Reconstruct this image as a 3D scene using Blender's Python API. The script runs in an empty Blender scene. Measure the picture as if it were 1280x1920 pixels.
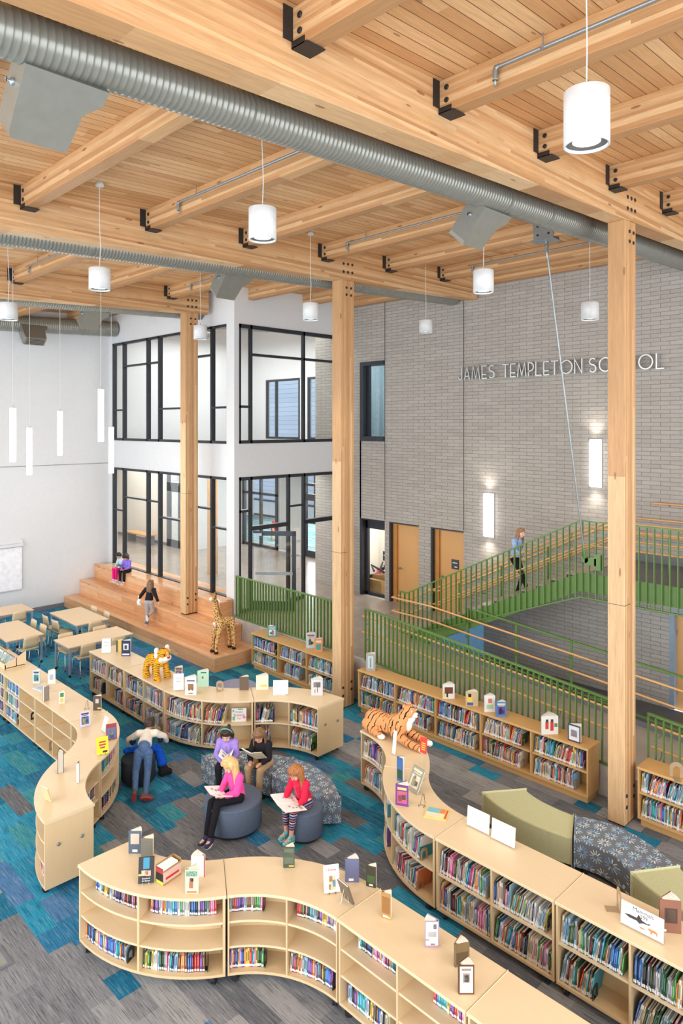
import bpy, math, random
from mathutils import Vector as V, Matrix as MX, Euler
SC = bpy.context.scene
COL = SC.collection
RND = random.Random(11)
PI = math.pi
# ---------------------------------------------------------------- camera
TH, FPX, HZ, CAMZ = math.radians(44.61), 1305.0, 797.0, 6.0
cd = bpy.data.cameras.new('camera'); cam = bpy.data.objects.new('camera', cd); COL.objects.link(cam)
cam.location = (0, 0, CAMZ); cam.rotation_euler = (PI/2, 0, -TH)
cd.sensor_fit = 'VERTICAL'; cd.sensor_height = 36; cd.lens = FPX*36/1920
cd.shift_y = -(960-HZ)/1920; cd.clip_start = .05; cd.clip_end = 200
SC.camera = cam
# ---------------------------------------------------------------- exposure, world, large lights
vs = SC.view_settings; vs.view_transform = 'Standard'; vs.look = 'None'; vs.gamma = 1.0; vs.use_curve_mapping = False
vs.exposure = 0.16
SC.cycles.max_bounces = 8; SC.cycles.diffuse_bounces = 5; SC.cycles.glossy_bounces = 3; SC.cycles.transparent_max_bounces = 12
SC.cycles.sample_clamp_indirect = 6; SC.cycles.caustics_reflective = False; SC.cycles.caustics_refractive = False
w = bpy.data.worlds.new('daylight'); SC.world = w; w.use_nodes = True
w.node_tree.nodes['Background'].inputs[0].default_value = (.88, .94, 1, 1); w.node_tree.nodes['Background'].inputs[1].default_value = 1.25
def area(name, loc, rot, sx, sy, power, col=(1, 1, 1)):
    d = bpy.data.lights.new(name, 'AREA'); d.shape = 'RECTANGLE'; d.size = sx; d.size_y = sy; d.energy = power; d.color = col
    o = bpy.data.objects.new(name, d); o.location = loc; o.rotation_euler = rot; COL.objects.link(o); return o
# daylight through the glazed walls behind and to the left of the viewer, and the lobby's street front
area('window_light_west', (-5.5, 9, 4.6), (0, -PI/2, 0), 8, 26, 2300, (.89, .95, 1))
area('window_light_south', (5, -5.5, 4.6), (PI/2, 0, 0), 20, 8, 1500, (.93, .965, 1))
area('window_light_lobby', (24.4, 22, 3.0), (0, PI/2, 0), 4, 14, 900, (.95, .975, 1))
# area lights added under the ceilings to brighten lobby, gallery, office and storeroom
area('lobby_fill_light', (14, 25, 4.6), (0, 0, 0), 4, 10, 380); area('entry_fill_light', (13.6, 18, 4.6), (0, 0, 0), 3, 3, 150); area('reception_fill_light', (21.5, 21, 4.6), (0, 0, 0), 4, 8, 560)
area('gallery_fill_light', (14.2, 19.3, 9.2), (0, 0, 0), 4, 6, 300); area('office_fill_light', (17.2, 14.6, 8.9), (0, 0, 0), 2, 2, 200); area('store_fill_light', (16.8, 14.7, 3.85), (0, 0, 0), 1.6, 2, 130)
# ---------------------------------------------------------------- helpers
def lin(v): v /= 255.0; return v/12.92 if v <= .04045 else ((v+.055)/1.055)**2.4
def rgb(r, g, b): return (lin(r), lin(g), lin(b), 1)
def at(px, py, z=0.0):
    r = (px-640)/FPX; u = (HZ-py)/FPX; k = (z-CAMZ)/u
    return V(((math.sin(TH)+r*math.cos(TH))*k, (math.cos(TH)-r*math.sin(TH))*k, z))
def Tr(x=0, y=0, z=0): return MX.Translation((x, y, z))
def Rz(a): return MX.Rotation(a, 4, 'Z')
def Rx(a): return MX.Rotation(a, 4, 'X')
def Ry(a): return MX.Rotation(a, 4, 'Y')
def Sc(x, y, z): return MX.Diagonal((x, y, z, 1))
class MB:
    def __init__(s): s.v = []; s.f = []; s.m = []; s.s = []; s.c = []; s.hc = False
    def add(s, vs, fs, mi=0, sm=False, col=None, mt=None):
        b = len(s.v)
        s.v += [tuple(mt @ V(v)) for v in vs] if mt is not None else [tuple(v) for v in vs]
        for f in fs:
            s.f.append([i+b for i in f]); s.m.append(mi); s.s.append(sm); s.c.append(col)
        if col is not None: s.hc = True
        return s
    def box(s, x0, y0, z0, x1, y1, z1, mi=0, col=None, mt=None):
        return s.add([(x0,y0,z0),(x1,y0,z0),(x1,y1,z0),(x0,y1,z0),(x0,y0,z1),(x1,y0,z1),(x1,y1,z1),(x0,y1,z1)],
            [(3,2,1,0),(4,5,6,7),(0,1,5,4),(1,2,6,5),(2,3,7,6),(3,0,4,7)], mi, False, col, mt)
    def hexa(s, bot, top, mi=0, col=None, mt=None):
        n = len(bot)
        return s.add(list(bot)+list(top), [tuple(reversed(range(n))), tuple(range(n, 2*n))]+[(i, (i+1) % n, n+(i+1) % n, n+i) for i in range(n)], mi, False, col, mt)
    def prism(s, poly, z0, z1, mi=0, col=None, mt=None):
        return s.hexa([(x, y, z0) for x, y in poly], [(x, y, z1) for x, y in poly], mi, col, mt)
    def strip(s, outer, inner, z0, z1, mi=0, col=None, mt=None):   # curved slab between two plan polylines
        n = len(outer); vs = []
        for o, i in zip(outer, inner): vs += [(o[0],o[1],z0),(i[0],i[1],z0),(i[0],i[1],z1),(o[0],o[1],z1)]
        fs = []
        for k in range(n-1):
            a, b = 4*k, 4*k+4
            fs += [(a,a+1,b+1,b)[::-1], (a+1,a+2,b+2,b+1)[::-1], (a+2,a+3,b+3,b+2)[::-1], (a+3,a,b,b+3)[::-1]]
        fs += [(0,1,2,3)[::-1], (4*n-4,4*n-3,4*n-2,4*n-1)]
        return s.add(vs, fs, mi, False, col, mt)
    def tube(s, pts, r, n=8, mi=0, col=None, mt=None, caps=True, sm=True):
        pts = [V(p) for p in pts]; k = len(pts); rr = r if isinstance(r, (list, tuple)) else [r]*k
        vs = []; up = None
        for i, p in enumerate(pts):
            d = (pts[min(i+1, k-1)]-pts[max(i-1, 0)]).normalized()
            if up is None:
                up = V((0, 0, 1)) if abs(d.z) < .9 else V((1, 0, 0))
            a = d.cross(up)
            if a.length < 1e-5: a = d.cross(V((1, .3, 0)))
            a.normalize(); b = a.cross(d).normalized(); up = b
            for j in range(n):
                t = 2*PI*j/n; vs.append(p+a*(rr[i]*math.cos(t))+b*(rr[i]*math.sin(t)))
        fs = [(i*n+j, i*n+(j+1) % n, (i+1)*n+(j+1) % n, (i+1)*n+j) for i in range(k-1) for j in range(n)]
        s.add(vs, fs, mi, sm, col, mt)
        if caps: s.add(vs[:n]+vs[-n:], [tuple(range(n))[::-1], tuple(range(n, 2*n))], mi, False, col, mt)
        return s
    def lathe(s, prof, n=24, mi=0, col=None, mt=None, sm=True):
        vs = [(r*math.cos(2*PI*j/n), r*math.sin(2*PI*j/n), z) for r, z in prof for j in range(n)]; k = len(prof)
        fs = [(i*n+j, i*n+(j+1) % n, (i+1)*n+(j+1) % n, (i+1)*n+j) for i in range(k-1) for j in range(n)]
        s.add(vs, fs, mi, sm, col, mt)
        e = []
        if prof[0][0] > 1e-4: e.append(tuple(range(n))[::-1])
        if prof[-1][0] > 1e-4: e.append(tuple(range((k-1)*n, k*n)))
        if e: s.add(vs, e, mi, False, col, mt)
        return s
    def ell(s, c, r, n=14, m=9, mi=0, col=None, mt=None):
        r = r if isinstance(r, (tuple, list)) else (r, r, r)
        T = Tr(*c) @ Sc(*r)
        if mt is not None: T = mt @ T
        return s.lathe([(max(math.sin(PI*i/m), 1e-5), -math.cos(PI*i/m)) for i in range(m+1)], n, mi, col, T)
    def cap(s, a, b, ra, rb, n=12, mi=0, col=None, mt=None):     # tapered capsule
        a = V(a); b = V(b); d = b-a; L = max(d.length, 1e-4); pr = []
        for i in range(5): t = PI/2*(i/4); pr.append((max(ra*math.sin(t), 1e-5), -ra*math.cos(t)))
        for i in range(5): t = PI/2*(i/4); pr.append((max(rb*math.cos(t), 1e-5), L+rb*math.sin(t)))
        T = Tr(*a) @ d.to_track_quat('Z', 'Y').to_matrix().to_4x4()
        if mt is not None: T = mt @ T
        return s.lathe(pr, n, mi, col, T)
    def mesh(s, name):
        me = bpy.data.meshes.new(name); me.from_pydata(s.v, [], s.f)
        me.polygons.foreach_set('material_index', s.m); me.polygons.foreach_set('use_smooth', s.s)
        if s.hc:
            a = me.color_attributes.new('Col', 'FLOAT_COLOR', 'CORNER'); buf = []
            for f, c in zip(s.f, s.c):
                c = c or (.8, .8, .8, 1); buf += list(c)*len(f)
            a.data.foreach_set('color', buf)
        me.update(); return me
    def build(s, name, mats, parent=None, world=False, label=None, cat=None, group=None, kind=None, bev=0, sub=None):
        if world and parent is not None:
            inv = (Tr(*parent.location) @ parent.rotation_euler.to_matrix().to_4x4()).inverted()
            s.v = [tuple(inv @ V(v)) for v in s.v]
        me = s.mesh(name)
        for m in (mats if isinstance(mats, (list, tuple)) else [mats]): me.materials.append(m)
        o = bpy.data.objects.new(name, me); COL.objects.link(o)
        if parent is not None: o.parent = parent
        if bev:
            b = o.modifiers.new('edge', 'BEVEL'); b.width = bev; b.segments = 2; b.limit_method = 'ANGLE'
        tag(o, label, cat, group, kind); return o
def tag(o, label=None, cat=None, group=None, kind=None):
    if label: o['label'] = label
    if cat: o['category'] = cat
    if group: o['group'] = group
    if kind: o['kind'] = kind
    return o
def thing(name, label, cat, loc=(0, 0, 0), rz=0, group=None, kind=None, rx=0, ry=0):
    o = bpy.data.objects.new(name, None); COL.objects.link(o); o.empty_display_size = .1
    o.location = loc; o.rotation_euler = (rx, ry, rz); return tag(o, label, cat, group, kind)
def copy_tree(o, parent=None):
    c = o.copy(); COL.objects.link(c)
    if parent is not None: c.parent = parent
    for ch in list(o.children): copy_tree(ch, c)
    return c
def struct(name, mb, mats, bev=0, parent=None): return mb.build(name, mats, parent, kind='structure' if parent is None else None, bev=bev)
# ---------------------------------------------------------------- materials
class NT:
    def __init__(s, name):
        s.mat = bpy.data.materials.new(name); s.mat.use_nodes = True; s.t = s.mat.node_tree; s.n = s.t.nodes
        s.p = s.n['Principled BSDF']
    def new(s, ty, **kw):
        x = s.n.new(ty)
        for k, v in kw.items(): setattr(x, k, v)
        return x
    def put(s, sock, v):
        if isinstance(v, bpy.types.NodeSocket): s.t.links.new(v, sock)
        elif v is not None: sock.default_value = v
    def math(s, op, a, b=None, c=None):
        x = s.new('ShaderNodeMath', operation=op); s.put(x.inputs[0], a); s.put(x.inputs[1], b); s.put(x.inputs[2], c); return x.outputs[0]
    def mix(s, f, a, b, bt='MIX'):
        x = s.new('ShaderNodeMix', data_type='RGBA', blend_type=bt); s.put(x.inputs[0], f); s.put(x.inputs[6], a); s.put(x.inputs[7], b); return x.outputs[2]
    def xyz(s, v): x = s.new('ShaderNodeSeparateXYZ'); s.put(x.inputs[0], v); return x.outputs
    def vec(s, a, b, c): x = s.new('ShaderNodeCombineXYZ'); s.put(x.inputs[0], a); s.put(x.inputs[1], b); s.put(x.inputs[2], c); return x.outputs[0]
    def obj(s): return s.new('ShaderNodeTexCoord').outputs['Object']
    def scale(s, v, sx, sy, sz): x = s.new('ShaderNodeVectorMath', operation='MULTIPLY'); s.put(x.inputs[0], v); x.inputs[1].default_value = (sx, sy, sz); return x.outputs[0]
    def noise(s, v, sc=5, det=3, ro=.55): x = s.new('ShaderNodeTexNoise'); s.put(x.inputs['Vector'], v); x.inputs['Scale'].default_value = sc; x.inputs['Detail'].default_value = det; x.inputs['Roughness'].default_value = ro; return x.outputs
    def white(s, v): x = s.new('ShaderNodeTexWhiteNoise', noise_dimensions='3D'); s.put(x.inputs[0], v); return x.outputs
    def ramp(s, f, stops):
        x = s.new('ShaderNodeValToRGB'); s.put(x.inputs[0], f); e = x.color_ramp.elements
        while len(e) < len(stops): e.new(.5)
        for k, (p, c) in zip(e, stops): k.position = p; k.color = c
        return x.outputs[0]
    def bump(s, h, st=.3, d=.01): x = s.new('ShaderNodeBump'); x.inputs['Strength'].default_value = st; x.inputs['Distance'].default_value = d; s.put(x.inputs['Height'], h); s.put(s.p.inputs['Normal'], x.outputs[0])
    def done(s, col=None, rough=.5, metal=0, spec=.5):
        s.put(s.p.inputs['Base Color'], col); s.put(s.p.inputs['Roughness'], rough); s.p.inputs['Metallic'].default_value = metal; s.p.inputs['Specular IOR Level'].default_value = spec
        return s.mat
_MC = {}
def plain(name, c, rough=.5, metal=0, var=.06, sc=8, spec=.5, bump=0):
    if name in _MC: return _MC[name]
    n = NT(name); f = n.noise(n.obj(), sc, 3)[0]
    d = tuple(x*(1-var*1.6) for x in c[:3])+(1,); l = tuple(min(1, x*(1+var)) for x in c[:3])+(1,)
    col = n.ramp(f, [(.3, d), (.7, l)])
    if bump: n.bump(n.noise(n.obj(), 180, 2)[0], bump, .004)
    _MC[name] = n.done(col, rough, metal, spec); return _MC[name]
def wood(name, cols, along, lam, lamw, seg, rough=.45, gap=0.0, gapc=None, knots=.5, grain=.5, spec=.4):
    n = NT(name); P = n.xyz(n.obj()); ax = {'X': P[0], 'Y': P[1], 'Z': P[2]}
    A = ax[along]
    if len(lam) == 1: L = ax[lam]
    else:      # treads are laid across lam[0], risers stacked along lam[1]
        up = n.math('GREATER_THAN', n.math('ABSOLUTE', n.xyz(n.new('ShaderNodeNewGeometry').outputs['Normal'])[2]), .7)
        L = n.math('ADD', n.math('MULTIPLY', ax[lam[0]], up), n.math('MULTIPLY', ax[lam[1]], n.math('SUBTRACT', 1.0, up)))
    li = n.math('DIVIDE', L, lamw); lf = n.math('FLOOR', li)
    r1 = n.white(n.vec(lf, 3.7, 1.2))[0]
    sg = n.math('FLOOR', n.math('ADD', n.math('DIVIDE', A, seg), n.math('MULTIPLY', r1, 7.0)))
    r2 = n.white(n.vec(lf, sg, 5.5))[0]
    base = n.ramp(r2, [(i/(len(cols)-1), c) for i, c in enumerate(cols)])
    st = {'X': (.9, 14, 14), 'Y': (14, .9, 14), 'Z': (14, 14, .9)}[along]
    off = n.math('MULTIPLY', r2, 31.0)
    gv = n.new('ShaderNodeVectorMath', operation='ADD'); n.put(gv.inputs[0], n.scale(n.obj(), *st)); n.put(gv.inputs[1], n.vec(off, off, off))
    g = n.noise(gv.outputs[0], 2.6, 4, .65)[0]
    col = n.mix(n.math('MULTIPLY', n.math('SUBTRACT', g, .38), grain*2), base, tuple(x*.52 for x in cols[0][:3])+(1,), 'MIX')
    kn = n.new('ShaderNodeTexVoronoi'); ks = {'X': (1.6, 6, 6), 'Y': (6, 1.6, 6), 'Z': (6, 6, 1.6)}[along]
    n.put(kn.inputs['Vector'], n.scale(n.obj(), *ks)); kn.inputs['Scale'].default_value = .8
    kf = n.math('MULTIPLY', n.math('LESS_THAN', kn.outputs['Distance'], .085), knots)
    col = n.mix(kf, col, rgb(120, 70, 35))
    if gap:
        fr = n.math('FRACT', li); e = n.math('LESS_THAN', fr, gap); col = n.mix(e, col, gapc or rgb(80, 45, 20))
        n.bump(n.math('SUBTRACT', 1.0, e), .6, .01)
    return n.done(col, rough, 0, spec)
def laminate(name, c, along='Y', rough=.35):
    n = NT(name); st = {'X': (1.5, 22, 22), 'Y': (22, 1.5, 22), 'Z': (22, 22, 1.5)}[along]
    g = n.noise(n.scale(n.obj(), *st), 2, 4, .6)[0]; h = n.noise(n.obj(), 1.3, 2)[0]
    d = tuple(x*.86 for x in c[:3])+(1,)
    col = n.mix(n.math('MULTIPLY', g, .8), c, d); col = n.mix(n.math('MULTIPLY', h, .25), col, tuple(x*.9 for x in c[:3])+(1,))
    return n.done(col, rough, 0, .4)
def vcol(name, rough=.5, spec=.4):
    n = NT(name); a = n.new('ShaderNodeAttribute', attribute_name='Col'); f = n.noise(n.obj(), 9, 2)[0]
    col = n.mix(n.math('MULTIPLY', f, .22), a.outputs['Color'], (.12, .12, .12, 1), 'MULTIPLY')
    return n.done(col, rough, 0, spec)
def emit(name, c, st):
    n = NT(name); n.put(n.p.inputs['Emission Color'], c); n.p.inputs['Emission Strength'].default_value = st; return n.done(c, .5)
def glass(name, refl=.09, tint=(.97, .985, .98, 1)):
    n = NT(name); t = n.new('ShaderNodeBsdfTransparent'); t.inputs[0].default_value = tint
    g = n.new('ShaderNodeBsdfGlossy'); g.inputs['Roughness'].default_value = .02
    fr = n.new('ShaderNodeFresnel'); fr.inputs['IOR'].default_value = 1.45
    m = n.new('ShaderNodeMixShader'); n.put(m.inputs[0], n.math('MULTIPLY', n.math('ADD', n.math('MULTIPLY', fr.outputs[0], .8), refl-.04), n.math('SUBTRACT', 1.0, n.new('ShaderNodeNewGeometry').outputs['Backfacing']))); n.put(m.inputs[1], t.outputs[0]); n.put(m.inputs[2], g.outputs[0])
    n.t.links.new(m.outputs[0], n.n['Material Output'].inputs[0]); return n.mat
GLU = [rgb(166, 120, 78), rgb(196, 150, 104), rgb(216, 180, 136), rgb(184, 138, 92), rgb(206, 162, 114)]
M = {}
M['glu'] = wood('glulam_beam', GLU, 'X', 'Z', .037, 4.5, .55, knots=.7)
M['gluY'] = wood('glulam_purlin', GLU, 'Y', 'Z', .037, 4.8, .55, knots=.7)
M['gluZ'] = wood('glulam_column', GLU, 'Z', 'X', .037, 5, .5, knots=.6)
M['deck'] = wood('ceiling_deck', [rgb(192, 140, 92), rgb(210, 162, 112), rgb(222, 178, 130)], 'X', 'Y', .14, 1.9, .6, .06, rgb(106, 66, 36), .6)
M['steps'] = wood('bleacher_fir', [rgb(212, 154, 106), rgb(226, 172, 124), rgb(234, 188, 144)], 'Y', 'XZ', .15, 2.4, .22, .02, rgb(170, 105, 60), .5, .5, .5)
M['white'] = plain('painted_white_wall', rgb(214, 215, 216), .8, var=.012)
M['grey_trim'] = plain('grey_rubber_base', rgb(112, 116, 122), .6)
M['frame'] = plain('dark_bronze_frame', rgb(52, 54, 60), .4, .3)
M['glass'] = glass('clear_glazing')
M['green'] = plain('green_painted_steel', rgb(90, 122, 58), .4, 0, .05)
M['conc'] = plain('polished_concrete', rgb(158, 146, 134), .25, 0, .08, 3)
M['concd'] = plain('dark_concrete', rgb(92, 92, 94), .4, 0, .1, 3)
M['curb'] = plain('cast_concrete_curb', rgb(172, 166, 158), .8, 0, .08, 4)
M['duct'] = plain('galvanised_duct', rgb(136, 136, 128), .3, .35, .04)
M['steel'] = plain('grey_steel', rgb(150, 156, 158), .35, .6)
M['black'] = plain('black_steel', rgb(42, 40, 40), .5, .2)
M['lampw'] = plain('white_lamp_housing', rgb(204, 204, 203), .45); M['trimr'] = plain('grey_lamp_fins', rgb(104, 104, 102), .6); M['letter'] = plain('brushed_letter_metal', rgb(196, 198, 196), .3, .65)
M['lens'] = emit('lit_lens', (1, .96, .9, 1), 5)
M['tube'] = emit('lit_tube', (1, .98, .95, 1), 7)
M['rail'] = wood('ash_handrail', [rgb(214, 160, 104), rgb(226, 176, 120)], 'Y', 'Z', .3, 3, .4, knots=0)
M['doorw'] = laminate('maple_door', rgb(212, 162, 104), 'Z', .4)
M['doorf'] = plain('oak_door_jamb', rgb(188, 130, 66), .4)
M['maple'] = laminate('maple_laminate', rgb(224, 201, 164), 'Y')
M['maplei'] = laminate('maple_carcass', rgb(216, 188, 146), 'Z')
M['oak'] = laminate('honey_oak', rgb(208, 164, 106), 'Y', .4)
M['rubber'] = plain('black_rubber', rgb(28, 28, 30), .6)
M['paper'] = plain('white_paper', rgb(240, 240, 238), .7, var=.01)
M['book'] = vcol('book_cloth_and_paper')
M['lamtable'] = laminate('table_laminate', rgb(228, 200, 162), 'X', .35)
def brickmat(name, k=1.0):
    n = NT(name); P = n.xyz(n.obj()); b = n.new('ShaderNodeTexBrick')
    n.put(b.inputs['Vector'], n.vec(P[1], P[2], 0.0))
    b.inputs['Scale'].default_value = 1; b.inputs['Brick Width'].default_value = .4; b.inputs['Row Height'].default_value = .0905
    b.inputs['Mortar Size'].default_value = .005; b.inputs['Mortar Smooth'].default_value = .3; b.inputs['Bias'].default_value = 0
    b.inputs['Color1'].default_value = tuple(x*k for x in rgb(170, 163, 154)[:3])+(1,); b.inputs['Color2'].default_value = tuple(x*k for x in rgb(180, 173, 164)[:3])+(1,); b.inputs['Mortar'].default_value = tuple(x*k for x in rgb(134, 128, 120)[:3])+(1,)
    rk = n.noise(n.scale(n.obj(), 1, 5, 12), 3, 5, .7)[0]
    row = n.math('FLOOR', n.math('DIVIDE', P[2], .0905)); cellv = n.vec(n.math('FLOOR', n.math('ADD', n.math('DIVIDE', P[1], .4), n.math('MULTIPLY', row, .5))), row, 0.0)
    out = n.math('MULTIPLY', n.math('GREATER_THAN', n.white(cellv)[0], .72), rk)
    h = n.math('ADD', n.math('MULTIPLY', n.math('SUBTRACT', 1.0, b.outputs['Fac']), .6), n.math('ADD', n.math('MULTIPLY', out, .45), n.math('MULTIPLY', rk, .4)))
    n.bump(h, .8, .02)
    col = n.mix(n.math('MULTIPLY', rk, .4), b.outputs['Color'], tuple(x*.7*k for x in rgb(150, 145, 140)[:3])+(1,))
    return n.done(col, .75, 0, .3)
M['brick'] = brickmat('grey_brick'); M['brickd'] = M['brick']
# ================================================================ SETTING
TEAL = [rgb(34, 128, 164), rgb(50, 150, 186), rgb(42, 116, 158), rgb(62, 148, 164), rgb(78, 124, 170), rgb(30, 110, 144), rgb(40, 140, 174)]
GREY = [rgb(130, 132, 137), rgb(117, 120, 126), rgb(145, 147, 150), rgb(106, 109, 116), rgb(156, 157, 158), rgb(123, 125, 131)]
PATCH = [(4.77, 8.4, 5.32, 10.1, 0), (3.15, 7.8, 3.72, 8.95, 1), (3.68, 5.0, 3.98, 6.28, 1), (9.54, 6.86, 9.84, 7.5, 1), (6.36, 10.1, 6.9, 10.95, 0),
         (2.0, 9.9, 3.4, 10.2, 0), (3.4, 8.9, 4.4, 9.4, 1), (8.3, 8.2, 8.75, 10.2, 1), (7.65, 5.6, 8.2, 8.4, 1), (9.2, 9.2, 9.7, 9.5, 0), (6.9, 7.0, 7.42, 9.2, 1), (6.1, 6.2, 6.9, 7.3, 0), (5.3, 6.6, 6.05, 8.6, 0), (4.0, 9.4, 4.8, 11.5, 1), (8.7, 5.0, 10.4, 6.8, 0), (9.9, 7.0, 10.4, 9.6, 0), (8.7, 7.5, 9.5, 8.3, 0)]
def carpet():
    n = NT('carpet_tile'); a = n.new('ShaderNodeAttribute', attribute_name='Col'); o = n.obj()
    s1 = n.noise(n.scale(o, 84, 3.0, 1), 1, 4, .7)[0]; s2 = n.noise(o, 260, 2)[0]
    light = n.math('MULTIPLY', n.math('GREATER_THAN', s1, .575), .5); dark = n.math('MULTIPLY', n.math('LESS_THAN', s1, .43), .7)
    col = n.mix(light, a.outputs['Color'], n.mix(.4, a.outputs['Color'], rgb(205, 205, 195))); col = n.mix(dark, col, n.mix(.72, a.outputs['Color'], (0.01, .015, .02, 1)))
    col = n.mix(n.math('MULTIPLY', s2, .25), col, (.03, .03, .03, 1))
    n.bump(s2, .3, .004); return n.done(col, .95, 0, .1)
M['carpet'] = carpet()
b = MB(); WX, LY = .265, 1.06
for i in range(-17, 42):
    off = RND.random()*LY; x0 = i*WX
    for j in range(-5, 24):
        y0 = j*LY+off; y1 = y0+LY; segs = [(y0, y1)]
        if RND.random() < .45: t = y0+LY*RND.choice((.35, .5, .65)); segs = [(y0, t), (t, y1)]
        for (p, q) in segs:
            cx, cy = x0+WX/2, (p+q)/2
            pt = .985 if cy > 11.5 else .93 if cy > 10 else .75 if (cx < 5.5 and cy > 9.3) else .68 if (cy > 7.6 and cx < 7.2) else .36 if cy > 7 else .1
            if cx < 4.6 and cy > 9.0: pt = .93
            if cx < 3.3 and cy < 9.0: pt = .05
            te = RND.random() < pt
            for (a0, b0, a1, b1, v) in PATCH:
                if a0 <= cx <= a1 and b0 <= cy <= b1: te = bool(v)
            b.box(x0, p, -.03, min(x0+WX, 10.94), min(q, 23.3), 0, col=RND.choice(TEAL if te else GREY)) if (x0 < 10.9 and p < 23.2) else None
# only the wear surface of each tile is kept
tops = [(f, m, s, c) for f, m, s, c in zip(b.f, b.m, b.s, b.c) if all(abs(b.v[i][2]) < 1e-6 for i in f)]
b.f, b.m, b.s, b.c = map(list, zip(*tops)); struct('floor', b, M['carpet'])
# --- white far wall and the room shell
struct('wall_far', MB().box(-4.5, 22.82, 0, 11.2, 23.0, 9.9), M['white'])
struct('trim_1', MB().box(-4.5, 22.805, 4.685, 11.2, 22.822, 4.70), M['grey_trim'])
struct('baseboard_far', MB().box(-4.5, 22.80, 0, 9.62, 22.82, .14), M['grey_trim'])
CE = lambda x: 9.31+.041*x
b = MB(); x0, x1, y0, y1 = -6, 18.2, -6.5, 32.5
b.hexa([(x0,y0,CE(x0)),(x1,y0,CE(x1)),(x1,y1,CE(x1)),(x0,y1,CE(x0))], [(x0,y0,CE(x0)+.3),(x1,y0,CE(x1)+.3),(x1,y1,CE(x1)+.3),(x0,y1,CE(x0)+.3)])
struct('ceiling', b, M['deck'])
# --- brick wall with its openings (plane x = 15.28)
BX0, BX1 = 15.28, 15.56
b = MB(); H1 = 10.0
def bw(y0, y1, z0, z1): b.box(BX0, y0, z0, BX1, y1, z1)
bw(-3, 4.55, 0, H1); bw(4.55, 5.62, 2.12, H1); bw(5.62, 10.874, 0, H1); bw(10.874, 11.98, 0, .85); bw(10.874, 11.98, 3.18, H1)
bw(11.98, 12.40, 0, H1); bw(12.40, 13.51, 0, .85); bw(12.40, 13.51, 3.18, H1); bw(13.51, 13.68, 0, H1)
bw(13.68, 14.70, 0, .85); bw(13.68, 14.70, 3.18, 5.52); bw(13.68, 14.64, 7.90, H1); bw(14.64, 14.70, 3.18, H1); bw(14.70, 16.70, 0, H1)
struct('wall_right', b, M['brick'])
for k, (y, z0, z1) in enumerate([(13.675, 3.2, 9.95), (10.872, 3.2, 9.9)]): struct('trim_%d' % (2+k), MB().box(15.272, y-.008, z0, 15.30, y+.008, z1), M['frame'])
# --- landing, ramp, under-stair floor
b = MB(); b.box(10.95, 10.1, .0, 12.98, 15.5, .85); b.box(12.98, 10.3, 0, 15.28, 15.5, .85); struct('floor_landing', b, M['conc'])
b = MB(); b.hexa([(11.03,-.1,-.05),(12.92,-.1,-.05),(12.92,10.1,-.05),(11.03,10.1,-.05)], [(11.03,-.1,.008),(12.92,-.1,.008),(12.92,10.1,.85),(11.03,10.1,.85)]); struct('floor_ramp', b, M['conc'])
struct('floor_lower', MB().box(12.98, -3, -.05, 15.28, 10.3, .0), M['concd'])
b = MB(); b.hexa([(10.93,-.5,0),(11.03,-.5,0),(11.03,10.1,0),(10.93,10.1,0)], [(10.93,-.5,.03),(11.03,-.5,.03),(11.03,10.1,.90),(10.93,10.1,.90)]); b.box(10.93, 10.1, 0, 11.03, 15.1, .90); struct('trim_4', b, M['curb'])
b = MB(); b.hexa([(12.92,-.1,0),(12.98,-.1,0),(12.98,10.1,0),(12.92,10.1,0)], [(12.92,-.1,.1),(12.98,-.1,.1),(12.98,10.1,.93),(12.92,10.1,.93)]); struct('trim_5', b, M['grey_trim'])
struct('wall_understair', MB().box(13.05, 10.25, 0, 15.28, 10.3, .85), plain('blue_painted_panel', rgb(140, 196, 240), .6))
# --- white volume with the glazed lobby
b = MB(); X0, X1 = 11.2, 11.36
b.box(X0, 15.86, 4.56, X1, 22.5, 5.48); b.box(X0, 15.86, 8.78, X1, 22.5, 9.76); b.box(X0, 22.5, 0, X1, 22.82, 9.76); b.box(X0, 15.5, 0, X1, 15.86, 9.76)
b.box(X0, 15.86, 0, X1, 22.5, .86); struct('wall_lobby_left', b, M['white'])
b = MB(); b.box(X1, 15.5, 4.57, 15.28, 15.66, 5.49); b.box(X1, 15.5, 8.77, 15.28, 15.66, 9.93); struct('wall_lobby_right', b, M['white'])
b = MB(); b.box(11.36, 15.66, 4.75, 18.3, 23.2, 5.3); struct('floor_upper', b, M['white'])
b = MB(); b.box(11.2, 23.0, 5.3, 17.5, 23.2, 10.1); struct('wall_upper_back', b, M['white'])
b = MB(); Y0 = 16.7
for (a0, a1, z0, z1) in [(16.7, 18.4, 5.3, 10.1), (18.4, 19.55, 5.3, 5.46), (18.4, 19.55, 7.8, 10.1), (19.55, 20.0, 5.3, 10.1), (20.0, 22.05, 5.3, 5.46), (20.0, 22.05, 7.8, 10.1), (22.05, 23.2, 5.3, 10.1)]: b.box(17.5, a0, z0, 17.7, a1, z1)
b.box(15.56, 16.5, 5.3, 17.6, 16.7, 10.1); struct('wall_upper_street', b, M['white'])
def frame_win(name, rects, glassr, glz=True):
    f = MB()
    for r in rects: f.box(*r)
    o = struct(name, f, M['frame'])
    g = MB()
    for r in glassr: g.box(*r)
    if glz: g.build('pane', M['glass'], o)
    return o
fx = lambda y0, y1, z0, z1, x=17.48, d=.1: (x, y0, z0, x+d, y1, z1)
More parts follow.
